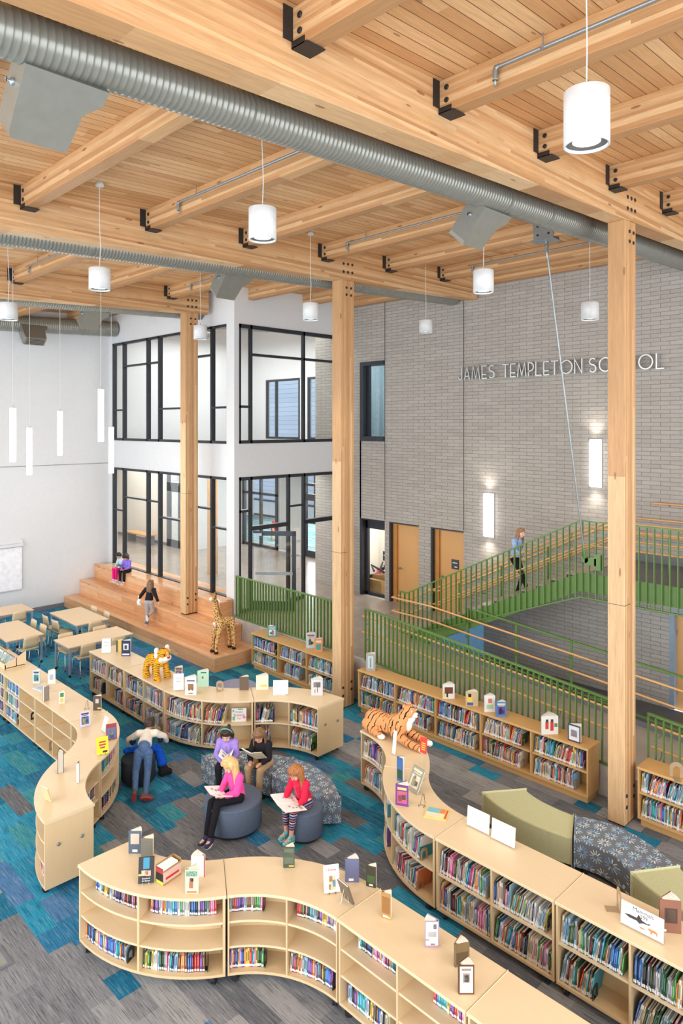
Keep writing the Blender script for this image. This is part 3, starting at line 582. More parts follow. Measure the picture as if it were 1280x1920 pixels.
# ================================================================ BLEACHER STEPS
t = thing('bleacher_steps', 'three-tier oiled timber bleacher steps against the glazed wall', 'steps', (10.4, 18.5, 0))
for nm, (x0, y0, z0, z1) in (('lower_tier', (9.62, 14.12, 0, .36)), ('middle_tier', (10.15, 14.79, .36, .82)), ('upper_tier', (10.65, 15.4, .82, 1.28))):
    b = MB(); b.box(x0+.012, y0+.012, z0, 10.925, 22.80, z1-.035); b.box(x0, y0, z1-.035, 10.925, 22.80, z1)
    if nm == 'upper_tier': b.box(10.925, 15.52, z0, 11.165, 22.49, z1)
    b.build(nm, M['steps'], t, True, bev=.006)
ld = MB().box(11.32, 15.9, .85, 11.75, 22.45, 1.26).build('window_bench', M['steps'], None, label='timber ledge continuing the top bleacher tier behind the glass', cat='bench')
# ================================================================ RAILINGS
RZ = lambda y: .85 if y > 10.1 else .85-.0826*(10.1-y)
def rail_section(lab, y1, y0, wood_from=None):
    t = thing('guard_railing', lab, 'railing', (10.98, (y0+y1)/2, RZ((y0+y1)/2)), 0, 'green guard railings along the ramp')
    ys = [y1]+([10.1] if y0 < 10.1 < y1 else [])+[y0]
    for nm, dz, h in (('top_rail', 1.13, .03), ('bottom_rail', .06, .025)):
        b = MB()
        for a, c in zip(ys[:-1], ys[1:]):
            b.hexa([(10.955,c,RZ(c)+dz),(11.005,c,RZ(c)+dz),(11.005,a,RZ(a)+dz),(10.955,a,RZ(a)+dz)], [(10.955,c,RZ(c)+dz+h),(11.005,c,RZ(c)+dz+h),(11.005,a,RZ(a)+dz+h),(10.955,a,RZ(a)+dz+h)])
        b.build(nm, M['green'], t, True)
    n = int((y1-y0)/.113)
    for i in range(n+1):
        y = y1-.01-i*(y1-y0-.02)/n; MB().box(10.955, y-.008, RZ(y)+.08, 11.005, y+.008, RZ(y)+1.14).build('baluster', M['green'], t, True)
    if wood_from:
        a = wood_from
        for k, dz in (('upper_handrail', .93), ('lower_handrail', .585)):
            pts = [(11.12, a, RZ(a)+dz)]+([(11.12, 10.1, RZ(10.1)+dz)] if a > 10.1 else [])+[(11.12, y0, RZ(y0)+dz)]
            MB().tube(pts, .02, 10).build(k, M['rail'], t, True)
            for y in [q for q in (10.4, 8.9, 7.4, 5.9, 4.2, 2.7) if y0 < q < a]:
                MB().tube([(11.0, y, RZ(y)+dz-.12), (11.09, y, RZ(y)+dz-.11), (11.12, y, RZ(y)+dz-.06), (11.12, y, RZ(y)+dz)], .008, 6).build('rail_bracket', M['green'], t, True)
rail_section('green railing on the landing curb left of the middle column', 15.1, 10.78)
rail_section('green railing stepping down beside the ramp between the two right columns', 10.40, 4.74, 10.62)
rail_section('green railing beside the lower ramp, right of the nearest column', 4.36, 1.2, 4.36)
# far side of the ramp: posts, green cap rail and two ash handrails
t = thing('ramp_handrail', 'pair of ash handrails on green posts along the far side of the ramp', 'railing', (12.9, 6, RZ(6)))
for k, dz in (('upper_handrail', .93), ('lower_handrail', .60)):
    MB().tube([(12.98, 11.28, .85+dz), (12.86, 11.28, .85+dz), (12.86, 10.1, .85+dz), (12.86, 1.2, RZ(1.2)+dz)], .02, 10).build(k, M['rail'], t, True)
MB().hexa([(12.93,1.2,RZ(1.2)+1.13),(12.97,1.2,RZ(1.2)+1.13),(12.97,8.95,RZ(8.95)+1.13),(12.93,8.95,RZ(8.95)+1.13)], [(12.93,1.2,RZ(1.2)+1.165),(12.97,1.2,RZ(1.2)+1.165),(12.97,8.95,RZ(8.95)+1.165),(12.93,8.95,RZ(8.95)+1.165)]).build('cap_rail', M['green'], t, True)
MB().hexa([(12.93,1.2,RZ(1.2)+.16),(12.97,1.2,RZ(1.2)+.16),(12.97,10.0,RZ(10)+.16),(12.93,10.0,RZ(10)+.16)], [(12.93,1.2,RZ(1.2)+.19),(12.97,1.2,RZ(1.2)+.19),(12.97,10.0,RZ(10)+.19),(12.93,10.0,RZ(10)+.19)]).build('toe_rail', M['green'], t, True)
for y in (9.1, 7.87, 6.63, 5.4, 4.15, 2.9):
    MB().box(12.93, y-.018, RZ(y)+.05, 12.97, y+.018, RZ(y)+1.14).build('post', M['green'], t, True)
    b = MB()
    for dz in (.93, .60): b.tube([(12.95, y, RZ(y)+dz-.12), (12.88, y, RZ(y)+dz-.11), (12.86, y, RZ(y)+dz-.02)], .008, 6)
    b.build('rail_bracket', M['green'], t, True)
MB().tube([(12.95, 6.63, .72), (13.5, 5.9, .5)], .02, 4).box(13.45, 5.84, .3, 13.55, 5.94, .6).build('brace', M['green'], t, True)
# ================================================================ UPPER STAIR AND PLATFORM
SY0, SY1, NR = 10.86, 6.45, 13; SL = (3.05-.85)/(SY0-SY1); SZ = lambda y: .85 if y > SY0 else min(3.05, .85+SL*(SY0-y))
t = thing('steel_stair', 'green steel stair rising along the brick wall to the hung platform', 'stairs', (14.1, 8.6, .85))
for k in range(NR):
    ya = SY0-k*(SY0-SY1)/NR; yb = ya-(SY0-SY1)/NR; z = .85+(k+1)*2.2/NR
    MB().box(13.03, yb-.02, z-.04, 15.25, ya, z).box(13.03, ya-.012, z-2.2/NR, 15.25, ya, z-.04).build('tread', M['concd'] if k % 2 == 2 else M['conc'], t, True)
def slab(b, x0, x1, pts, lo, hi):
    for (a, c) in zip(pts[:-1], pts[1:]):
        b.hexa([(x0,c[0],c[1]+lo),(x1,c[0],c[1]+lo),(x1,a[0],a[1]+lo),(x0,a[0],a[1]+lo)], [(x0,c[0],c[1]+hi),(x1,c[0],c[1]+hi),(x1,a[0],a[1]+hi),(x0,a[0],a[1]+hi)])
    return b
PE = 2.6
for nm, x in (('stringer', 13.0), ('wall_stringer', 15.24)):
    slab(MB(), x, x+.03, [(SY0-.1, .95), (SY1, 3.06), (PE, 3.06)], -.33, .04).build(nm, M['green'], t, True)
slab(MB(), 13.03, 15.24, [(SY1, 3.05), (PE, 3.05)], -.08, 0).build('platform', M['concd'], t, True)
MB().box(13.03, SY1-.06, 2.74, 15.24, SY1, 2.97).box(13.03, 4.4, 2.74, 15.24, 4.46, 2.97).build('cross_beam', M['green'], t, True)
slab(MB(), 15.20, 15.24, [(SY1, 3.05), (PE, 3.05)], 0, .16).build('skirting', M['grey_trim'], t, True)
TR = [(11.11, 1.95), (10.88, 1.95), (SY1, 4.14), (PE, 4.14)]; BR = [(11.11, .93), (10.75, .93), (SY1, 2.61), (PE, 2.61)]
zi = lambda P, y: next(a[1]+(c[1]-a[1])*(a[0]-y)/(a[0]-c[0]) for a, c in zip(P[:-1], P[1:]) if c[0] <= y <= a[0])
t = thing('stair_railing', 'green baluster railing along the open side of the upper stair and platform', 'railing', (12.97, 8, .85), 0, None)
slab(MB(), 12.945, 12.99, TR, -.03, 0).build('top_rail', M['green'], t, True); slab(MB(), 12.945, 12.99, BR, 0, .025).build('bottom_rail', M['green'], t, True)
y = 11.10
while y > PE+.1:
    MB().box(12.943, y-.008, zi(BR, y)+.01, 12.991, y+.008, zi(TR, y)-.01).build('baluster', M['green'], t, True); y -= .138
for lab, x, yb in (('pair of ash handrails on the inner face of the stair railing', 13.1, 12.99), ('pair of ash handrails down the middle of the upper stair', 14.15, None), ('pair of ash handrails fixed to the brick beside the upper stair', 15.17, 15.28)):
    t = thing('stair_handrail', lab, 'handrail', (x, 8.5, 2.4), 0, None)
    for nm, dz in (('upper_handrail', .93), ('lower_handrail', .58)):
        MB().tube([(x, 11.28, .85+dz), (x, 10.86, .85+dz), (x, SY1, 3.05+dz), (x, PE, 3.05+dz)], .02, 10).build(nm, M['rail'], t, True)
    for y in (10.2, 9.0, 7.8, 6.7, 5.2):
        z = SZ(y); b = MB()
        if yb is None: b.box(x-.018, y-.018, z-.0, x+.018, y+.018, z+.93)
        for dz in (.93, .58): b.tube([(yb if yb else x, y, z+dz-.11), (x, y, z+dz-.1), (x, y, z+dz-.01)], .008, 6)
        b.build('post' if yb is None else 'rail_bracket', M['green'], t, True)
t = thing('platform_rail', 'single ash rail along the brick above the platform', 'handrail', (15.2, 4.5, 4.14))
MB().tube([(15.19, 5.9, 4.33), (15.19, PE, 4.33)], .022, 10).build('handrail', M['rail'], t, True); MB().tube([(15.28, 5.6, 4.28), (15.19, 5.6, 4.31)], .01, 6).tube([(15.28, 3.6, 4.28), (15.19, 3.6, 4.31)], .01, 6).build('rail_bracket', M['green'], t, True)
# hanging rod
t = thing('hanging_rod', 'slim grey tension rod slanting from roof purlin to green platform', 'rod', (12.9, 6.33, 3.3))
P0, P1 = V((11.775, 6.52, 9.3)), V((12.9, 6.33, 3.42))
MB().tube([P0, P1], .017, 10).build('rod', M['steel'], t, True)
b = MB(); b.box(11.66, 6.33, 9.42, 11.675, 6.73, 9.78).box(11.875, 6.33, 9.42, 11.89, 6.73, 9.78).box(11.62, 6.3, 9.405, 11.93, 6.76, 9.42).box(11.75, 6.5, 9.2, 11.80, 6.54, 9.405); b.build('beam_bracket', M['steel'], t, True)
b = MB()
for iy in (6.42, 6.64):
    for iz in (9.52, 9.68): bolts(b, 11.66, iy, iz, '-x', .02, .02)
b.build('bolt_head', M['black'], t, True)
MB().cap(P0+V((0, 0, .03)), P0+V((.03, 0, -.2)), .035, .022).build('clevis', M['steel'], t, True)
b = MB(); b.cap(P1+V((-.03, 0, .16)), P1, .03, .03); b.lathe([(.07, -.02), (.07, .02)], 16, mt=Tr(12.92, 6.33, 3.38) @ Ry(-PI/2)); b.box(12.9, 6.1, 3.28, 12.95, 6.33, 3.42); b.box(12.9, 6.02, 3.2, 12.99, 6.14, 3.5); b.build('anchor', M['green'], t, True)
# ================================================================ BOOKCASES
HT = .96; HD = .32
class Straight:
    def __init__(s, x, y0, y1): s.x, s.y0, s.y1 = x, y0, y1; s.L = abs(y1-y0)
    def P(s, u, d): return (s.x+d, s.y0+(s.y1-s.y0)*u)
class Arc:
    def __init__(s, cx, cy, R, a0, a1, sg): s.c = (cx, cy); s.R = R; s.a0, s.a1, s.sg = math.radians(a0), math.radians(a1), sg; s.L = R*abs(s.a1-s.a0)
    def P(s, u, d): a = s.a0+(s.a1-s.a0)*u; r = s.R+s.sg*d; return (s.c[0]+r*math.cos(a), s.c[1]+r*math.sin(a))
def plate(b, p, u0, u1, d0, d1, z0, z1, n=None):
    n = n or (1 if isinstance(p, Straight) else max(2, int(14*(u1-u0)))); us = [u0+(u1-u0)*i/n for i in range(n+1)]
    return b.strip([p.P(u, d0) for u in us], [p.P(u, d1) for u in us], z0, z1)
CASES = {}
ZB = .09
def case(key, lab, p, levels, group, knobs=None):
    c0 = p.P(.5, 0); t = thing('bookcase', lab, 'bookcase', (c0[0], c0[1], 0), 0, group); e = .012/p.L
    top = plate(MB(), p, e*.3, 1-e*.3, -HD-.008, HD+.008, HT-.032, HT).build('top', M['maple'], t, True, bev=.005)
    plate(MB(), p, e, 1-e, -HD+.004, HD-.004, ZB, ZB+.03).build('base', M['maplei'], t, True)
    plate(MB(), p, e+.03/p.L, 1-e-.03/p.L, -.008, .008, ZB+.03, HT-.032).build('back_panel', M['maplei'], t, True)
    w = .022/p.L
    for u in (e, 1-e-w):
        plate(MB(), p, u, u+w, -HD, HD, ZB+.03, HT-.032, 1).build('side_panel', M['maplei'], t, True)
    for sg in (-1, 1):
        plate(MB(), p, .5-w/2, .5+w/2, sg*.009, sg*(HD-.004), ZB+.03, HT-.032, 1).build('divider', M['maplei'], t, True)
        for k in range(1, levels):
            z = ZB+.03+(HT-.062-ZB)*k/levels
            for (a, c) in ((e+w, .5-w/2), (.5+w/2, 1-e-w)):
                plate(MB(), p, a, c, sg*.009, sg*(HD-.012), z-.012, z+.012).build('shelf', M['maple'], t, True)
    for u in (.07, .93):
        for d in (-HD+.05, HD-.05):
            q = p.P(u, d); an = RND.random()*3; b = MB(); T = Tr(q[0], q[1], .042) @ Rz(an)
            b.lathe([(.042, -.022), (.042, -.008), (.034, -.006), (.034, .006), (.042, .008), (.042, .022)], 16, mt=T @ Rx(PI/2)); b.box(-.02, -.026, 0, .03, .026, .048, mt=T)
            b.build('caster', M['rubber'], t, True)
    if knobs:
        u = knobs; dv = V(p.P(1, 0)).to_3d()-V(p.P(.97, 0)).to_3d() if u == 1 else V(p.P(0, 0)).to_3d()-V(p.P(.03, 0)).to_3d()
        dv = dv.normalized()
        for d, z in ((-.15, .62), (.16, .60)):
            q = V((*p.P(u, d), z)); b = MB(); T = Tr(*q) @ dv.to_track_quat('Z', 'Y').to_matrix().to_4x4()
            b.lathe([(.022, -.008), (.022, .006), (.012, .008), (.0001, .004)], 16, mt=T); b.build('cam_lock', M['steel'], t, True)
    CASES[key] = (p, levels, t, 'maple'); return t
def s_pair(xc, y, sx, a=58, R=1.6):       # two arcs making an S from heading -y, shifting to side sx (+1/-1)
    if sx < 0:
        A = Arc(xc-R, y, R, 0, -a, 1); e = A.P(1, 0); B = Arc(e[0]+R*math.cos(math.radians(a)), e[1]-R*math.sin(math.radians(a)), R, 180-a, 180, -1)
    else:
        A = Arc(xc+R, y, R, 180, 180+a, -1); e = A.P(1, 0); B = Arc(e[0]-R*math.cos(math.radians(a)), e[1]-R*math.sin(math.radians(a)), R, a, 0, 1)
    return A, B
G1 = 'mobile maple bookcases of the snaking left row'; G2 = 'mobile maple bookcases of the middle row'; G3 = 'mobile maple bookcases of the front row'; G4 = 'mobile maple bookcases of the right row'
XL, YL = 5.345, 11.62; U = 1.585
case('L0', 'straight bookcase holding the sloping book trough, cut by the frame edge', Straight(XL, YL+3*U, YL+2*U), 3, G1)
case('L1', 'straight bookcase with its second bay of shelves empty', Straight(XL, YL+2*U, YL+U), 3, G1)
case('L2', 'straight bookcase with completely empty shelves in the left row', Straight(XL, YL+U, YL), 3, G1)
A, B = s_pair(XL, YL, -1); case('L3', 'curved bookcase carrying the bright yellow book on its top', A, 3, G1)
case('L4', 'curved bookcase whose plain end panel faces the grey carpet', B, 3, G1, 1)
XM, YM = 7.22, 11.82
case('M0', 'straight bookcase topped by an orange-free white notice and navy book, nearest the tables', Straight(XM, YM+2*U, YM+U), 2, G2)
case('M1', 'straight bookcase carrying the standing plush tiger', Straight(XM, YM+U, YM), 2, G2)
A, B = s_pair(XM, YM, 1); case('M2', 'outward-curved bookcase with the Simple Science book on its shelf', A, 2, G2)
case('M3', 'inward-curved bookcase behind the girl in purple, ending near the middle column', B, 2, G2, 1)
CASES['M0'][2]['label'] = 'straight bookcase topped by a white notice and navy book, nearest the tables'
XF, YF = 3.78, 7.80
A, B = s_pair(XF, YF, 1); case('F0', 'outward-curved bookcase carrying the cardboard box of paperbacks', A, 3, G3)
case('F1', 'inward-curved bookcase at the bottom of the photo with half-empty shelves', B, 3, G3)
xf = B.P(1, 0)[0]; yf = B.P(1, 0)[1]
case('F2', 'straight bookcase holding a lilac-backed standing book', Straight(xf, yf, yf-U), 3, G3)
case('F3', 'straight bookcase in the front row cut off by the bottom edge', Straight(xf, yf-U, yf-2*U), 3, G3)
XR, YR = 8.61, 7.96
A, B = s_pair(XR, YR, -1); case('R0', 'inward-curved bookcase under the lying plush tiger', A, 2, G4)
case('R1', 'outward-curved bookcase with a flat-lying book on top', B, 2, G4)
xr, yr = B.P(1, 0)
case('R2', 'straight bookcase bearing two blank white sign holders', Straight(xr, yr, yr-U), 2, G4)
case('R3', 'straight bookcase with the Mammals sign, at the right edge', Straight(xr, yr-U, yr-2*U), 2, G4)
def wall_case(key, lab, y0, y1, n):
    x0, x1 = 10.48, 10.87; H = .885
    t = thing('wall_bookcase', lab, 'bookcase', ((x0+x1)/2, (y0+y1)/2, 0), 0, 'low oak bookcases along the ramp wall')
    MB().box(x0-.012, y1-.01, H-.035, x1+.015, y0+.01, H).build('top', M['oak'], t, True, bev=.005); MB().box(x0, y1, .11, x1, y0, .14).build('base', M['oak'], t, True)
    MB().box(x0+.05, y1+.03, 0, x1-.02, y0-.03, .11).build('plinth', M['oak'], t, True); MB().box(x1-.015, y1, .14, x1, y0, H-.035).build('back_panel', M['oak'], t, True)
    for i in range(n+1):
        y = y0+(y1-y0)*i/n; a = y-.011 if 0 < i < n else (y-.022 if i == 0 else y)
        MB().box(x0, a, .14, x1-.015, a+.022, H-.035).build('side_panel' if i in (0, n) else 'divider', M['oak'], t, True)
    for i in range(n):
        MB().box(x0+.01, y0+(y1-y0)*(i+1)/n+.022, .485, x1-.015, y0+(y1-y0)*i/n-.022, .51).build('shelf', M['oak'], t, True)
    CASES[key] = (Straight((x0+x1)/2, y0, y1), 2, t, n)
wall_case('W0', 'low oak bookcase left of the middle column beneath the landing railing', 13.78, 10.76, 3)
wall_case('W1', 'long low oak bookcase with five bays between the two right columns', 10.13, 5.09, 5)
wall_case('W2', 'low oak bookcase right of the nearest column, cut by the edge', 4.31, 1.3, 3)
# ================================================================ BOOKS ON THE SHELVES
PAL = {'white': rgb(228, 226, 220), 'cream': rgb(222, 206, 168), 'pale blue': rgb(150, 190, 214), 'blue': rgb(44, 96, 164), 'navy': rgb(34, 48, 92), 'teal': rgb(36, 140, 150), 'green': rgb(64, 136, 70), 'dark green': rgb(38, 82, 56),
       'yellow': rgb(236, 196, 52), 'orange': rgb(224, 116, 44), 'red': rgb(188, 44, 42), 'maroon': rgb(110, 36, 40), 'pink': rgb(222, 110, 150), 'purple': rgb(108, 70, 140), 'brown': rgb(112, 74, 46), 'grey': rgb(128, 130, 132), 'black': rgb(36, 36, 40), 'tan': rgb(190, 156, 112)}
PAL = {k: tuple(.86*x+.14*(.3*c[0]+.59*c[1]+.11*c[2]) for x in c[:3])+(1,) for k, c in PAL.items()}
PN = list(PAL); WT_PIC = [16, 8, 8, 6, 3, 5, 3, 3, 3, 3, 4, 2, 2, 3, 3, 4, 3, 4]; WT_PB = [5, 4, 4, 5, 4, 4, 3, 3, 4, 4, 5, 3, 3, 5, 3, 2, 5, 2]; WT_COOL = [11, 2, 8, 9, 4, 7, 4, 2, 1, 1, 1, 0, 2, 3, 1, 3, 2, 1]
PG = rgb(232, 226, 210); LB = rgb(240, 240, 236)
def book_geo(b, c, T=None, full=True):
    if full:
        b.box(0, 0, 0, .09, 1, 1, 0, c, T).box(.91, 0, 0, 1, 1, 1, 0, c, T).box(.09, 0, 0, .91, .035, 1, 0, c, T).box(.09, .035, .012, .91, .975, .982, 0, PG, T)
    else: b.box(0, 0, 0, 1, 1, 1, 0, c, T).box(.12, .02, 1, .88, .98, 1.003, 0, PG, T)
    b.box(.04, -.006, .05, .96, 0, .17, 0, LB, T)
    k = tuple(min(1, x*2.2+.06) for x in c[:3])+(1,) if sum(c[:3]) < 1.2 else tuple(x*.35 for x in c[:3])+(1,)
    b.box(.22, -.005, .34, .78, 0, .84, 0, k, T)
    return b
BT = {}
def book_tpl(cn):
    if cn not in BT:
        me = book_geo(MB(), PAL[cn]).mesh('shelf_book'); me.materials.append(M['book']); BT[cn] = me
    return BT[cn]
SHORT = {'L0': 'bookcase under the sloping trough', 'L1': 'bookcase with empty second bay', 'L2': 'empty left-row bookcase', 'L3': 'bookcase with the yellow book', 'L4': 'bookcase with plain end panel', 'M0': 'bookcase nearest the tables', 'M1': 'bookcase under the standing tiger',
         'M2': 'bookcase with Science book', 'M3': 'bookcase behind the purple girl', 'F0': 'bookcase under the paperback box', 'F1': 'inward-curved front-row bookcase', 'F2': 'bookcase with lilac book', 'F3': 'bookcase at bottom edge', 'R0': 'bookcase under the lying tiger',
         'R1': 'bookcase with flat book', 'R2': 'bookcase with blank signs', 'R3': 'bookcase with Mammals sign', 'W0': 'oak case left of middle column', 'W1': 'five-bay oak bookcase', 'W2': 'oak case right of column'}
ENT = []; BE = []
PROJ = lambda q: (640+FPX*(q.x*math.cos(TH)-q.y*math.sin(TH))/(q.x*math.sin(TH)+q.y*math.cos(TH)), HZ-FPX*(q.z-CAMZ)/(q.x*math.sin(TH)+q.y*math.cos(TH)))
def bay_geom(key, bay, lev):
    p, n, t, k = CASES[key]
    if k == 'maple':
        e = .034/p.L; u0, u1 = (e, .5-.011/p.L) if bay == 0 else (.5+.011/p.L, 1-e); nb = 2
        step = (HT-.062-ZB)/n; z = ZB+.03+step*(n-1-lev)+(.0125 if lev < n-1 else .0005); hd = HD-.012; clear = step-.03; back = .012
    else:
        u0, u1 = bay/k+.024/p.L, (bay+1)/k-.014/p.L; nb = k; z = .511 if lev == 0 else .1405; clear = .32; hd = .18; back = -.17
    return p, u0, u1, z, clear, hd, nb, n
def fill(key, bay, lev, frac, style='pic', side=-1, setback=.02, be=True, wt=None, start=0.0):
    p, u0, u1, z, clear, hd, nb, n = bay_geom(key, bay, lev); R = RND; u = u0+(u1-u0)*start+.004; uend = u0+(u1-u0)*frac; i = 0; lean = 0.0; wt = wt or (WT_PB if style == 'pb' else WT_PIC)
    run = 0; lastc = None
    while u < uend:
        if style == 'pb': h = R.uniform(.165, .21); th = R.uniform(.011, .026); dep = R.uniform(.12, .14)
        elif style == 'nf': h = R.uniform(.2, .27); th = R.uniform(.008, .02); dep = R.uniform(.17, .2)
        else: h = R.uniform(.21, .305); th = R.uniform(.007, .019); dep = R.uniform(.2, .24)
        h = min(h, clear-.012)
        if run <= 0: lean = R.choice((0, .02, .05, .1, .16, .24)) if style != 'pb' else R.choice((0, 0, .03, .06)); run = R.randint(4, 14)
        run -= 1; ln = max(-.02, min(lean+R.uniform(-.015, .02), ((u1-u)*p.L-th*1.3-.012)/h))
        if (u1-u)*p.L < th+.008: break
        if lastc and R.random() < .18: cn = lastc
        else: cn = R.choices(PN, wt)[0]
        lastc = cn
        d = side*(hd-setback-R.uniform(0, .012)); o = p.P(u, d); q = p.P(u+.004, d); q2 = p.P(u, d-side*.05)
        tx = V((q[0]-o[0], q[1]-o[1], 0)).normalized(); iy = V((q2[0]-o[0], q2[1]-o[1], 0)).normalized()
        if side > 0: o = p.P(u+(th/p.L), d); tx = -tx
        dep = min(dep, abs(d)-(.014 if key[0] != 'W' else -.16))
        B = MX((tuple(tx)+(0,), tuple(iy)+(0,), (0, 0, 1, 0), (0, 0, 0, 1))).transposed(); B.translation = (o[0], o[1], z)
        W = B @ Tr(0, 0, max(0, th*math.sin(ln))) @ Ry(ln) ; T = W @ Sc(th, dep, h)
        i += 1; mid = W @ V((th/2, 0, h/2))
        lev_n = {2: ('upper', 'lower'), 3: ('top', 'middle', 'bottom')}[n][lev]; bay_n = ('left', 'right')[bay] if nb == 2 else ORD[bay]
        ENT.append((th*h/(mid-V((0, 0, CAMZ))).length_squared, mid, W, (th, dep, h), cn, '%s book %s from left, %s shelf, %s bay, %s' % (cn, ordw(i), lev_n, bay_n, SHORT[key]) if side < 0 else None))
        u += (th*1.06+h*math.sin(max(ln, 0))*.02+R.uniform(0, .0015))/p.L
    if be and frac < .93:
        o = p.P(u+.02/p.L, side*(hd-setback-.05)); q = p.P(u+.03/p.L, side*(hd-setback-.05)); BE.append((V((o[0], o[1], z)), math.atan2(q[1]-o[1], q[0]-o[0]), key, lev, bay, n, nb))
for lv in range(3):
    fill('L0', 0, lv, .95, 'nf', wt=WT_COOL); fill('L0', 1, lv, .95 if lv else .9, 'nf', wt=WT_COOL, be=False); fill('L1', 0, lv, (.93, .95, .72)[lv], 'nf', wt=WT_COOL, be=lv == 2)
fill('L3', 1, 0, .75, 'pb', 1, .05, False); fill('L3', 1, 2, .95, 'pb', 1, .04, False); fill('L4', 0, 1, .35, 'pb', 1, .05, False); fill('L4', 1, 2, .6, 'pb', 1, .04, False); fill('L4', 1, 2, .8, 'pb', -1, .05, False)
fill('M0', 0, 0, .92); fill('M0', 0, 1, .62, be=False, start=.1); fill('M0', 1, 0, .82); fill('M0', 1, 1, .9, be=False, start=.42); fill('M1', 0, 0, .95, be=False); fill('M1', 0, 1, .92, wt=WT_PB, be=False); fill('M1', 1, 0, .97, be=False); fill('M1', 1, 1, .85)
fill('M2', 0, 0, .98, be=False); fill('M2', 0, 1, .93); fill('M2', 1, 0, .42, be=False); fill('M2', 1, 1, .32); fill('M3', 0, 0, .5, wt=WT_PB); fill('M3', 0, 1, .38); fill('M3', 1, 0, .97, be=False); fill('M3', 1, 1, .68)
for k, b0, l, f, s0 in [('F0', 0, 0, .93, .1), ('F0', 0, 2, .78, 0), ('F0', 1, 0, .92, .05), ('F0', 1, 2, .78, 0), ('F1', 0, 0, .5, 0), ('F1', 0, 2, .55, 0), ('F1', 1, 0, .9, .08), ('F1', 1, 2, .8, 0), ('F2', 0, 0, .92, .15), ('F2', 0, 2, .8, .05), ('F2', 1, 0, .97, .4), ('F2', 1, 2, .9, .1), ('F3', 0, 0, .95, .1), ('F3', 0, 2, .9, 0), ('F3', 1, 0, .9, 0), ('F3', 1, 2, .9, 0)]:
    fill(k, b0, l, f, 'pb', -1, .13 if l == 0 else .05, l == 2 or f < .6, None, s0)
fill('R0', 0, 0, .9, be=False); fill('R0', 0, 1, .92, be=False); fill('R0', 1, 0, .6, be=False); fill('R0', 1, 1, .6, be=False); fill('R1', 0, 0, .6, be=False); fill('R1', 0, 1, .6, be=False); fill('R1', 1, 0, .72); fill('R1', 1, 1, .62)
fill('R2', 0, 0, .86); fill('R2', 0, 1, .97, be=False); fill('R2', 1, 0, .85); fill('R2', 1, 1, .98, be=False); fill('R3', 0, 0, .9, be=False); fill('R3', 0, 1, .46); fill('R3', 1, 0, .98, be=False); fill('R3', 1, 1, .95, be=False)
for bq, (f0, f1) in enumerate([(.85, .92), (.8, .72), (.9, .88)]): fill('W0', bq, 0, f0, wt=WT_COOL); fill('W0', bq, 1, f1, wt=WT_COOL, start=.15 if bq == 1 else 0)
for bq, (f0, f1) in enumerate([(.96, .95), (.95, .78), (.9, .85), (.78, .78), (.9, .75)]): fill('W1', bq, 0, f0); fill('W1', bq, 1, f1)
for bq in range(3): fill('W2', bq, 0, .96, be=False); fill('W2', bq, 1, .96, be=False)
ENT.sort(key=lambda e: -e[0]); rest = MB(); n = 0
for (a, mid, W, s, cn, lab) in ENT:
    px, py = PROJ(mid)
    if n < 300 and lab and -5 < px < 1285 and py < 1925 and not lab.endswith(SHORT['W2']):
        o = bpy.data.objects.new('shelf_book', book_tpl(cn)); COL.objects.link(o); o.matrix_world = W @ Sc(*s); tag(o, lab, 'book', 'books on the bookcase shelves'); n += 1
    elif -60 < px < 1340 and py < 2000: book_geo(rest, PAL[cn], W @ Sc(*s), False)
rest.build('shelf_books', M['book'], None, label='rows of further library books packed on the more distant shelves', cat='books', kind='stuff')
# tan metal bookends
def arch_mesh(name, w=.12, h=.15, t=.004):
    b = MB(); o = [(-w/2, 0), (-w/2, h*.66)]+[(w/2*math.cos(PI-PI*i/12), h*.66+h*.34*math.sin(PI*i/12)) for i in range(1, 12)]+[(w/2, h*.66), (w/2, 0)]
    k = .52; q = [(-w/2*k, 0), (-w/2*k, h*.5)]+[(w/2*k*math.cos(PI-PI*i/12), h*.5+h*.22*math.sin(PI*i/12)) for i in range(1, 12)]+[(w/2*k, h*.5), (w/2*k, 0)]
    n = len(o); vs = [(0, y, z) for y, z in o]+[(0, y, z) for y, z in q]+[(t, y, z) for y, z in o]+[(t, y, z) for y, z in q]; fs = []
    for i in range(n-1): fs += [(i, i+1, n+i+1, n+i), (2*n+i, 3*n+i, 3*n+i+1, 2*n+i+1), (i, 2*n+i, 2*n+i+1, i+1), (n+i, n+i+1, 3*n+i+1, 3*n+i)]
    b.add(vs, fs); b.box(0, -w/2, 0, .004, -w/2*k, .003).box(0, w/2*k, 0, .004, w/2, .003).box(-.09, -w/2*k, 0, .004, w/2*k, .003)
    return b
M['tan_metal'] = plain('tan_enamelled_metal', rgb(170, 146, 116), .4, .2); M['blackm'] = plain('black_enamelled_metal', rgb(34, 34, 36), .4)
bm = arch_mesh('x').mesh('bookend'); bm.materials.append(M['tan_metal']); bk = arch_mesh('x').mesh('bookend'); bk.materials.append(M['blackm'])
def bookend(pos, rz, lab, black=False, s=1):
    o = bpy.data.objects.new('bookend', bk if black else bm); COL.objects.link(o); o.location = pos; o.rotation_euler = (0, 0, rz); o.scale = (s, s, s); return tag(o, lab, 'bookend', 'metal bookends')
for (q, a, key, lev, bay, nl, nb) in BE:
    px, py = PROJ(q)
    if not (0 < px < 1280 and py < 1920): continue
    ln = {2: ('upper', 'lower'), 3: ('top', 'middle', 'bottom')}[nl][lev]; bn = ('left', 'right')[bay] if nb == 2 else ORD[bay]; blk = key in ('F0', 'F1', 'R3', 'M3')
    bookend(q, a, '%s bookend ending the %s shelf row, %s bay, %s' % ('black' if blk else 'tan', ln, bn, SHORT[key]), blk)
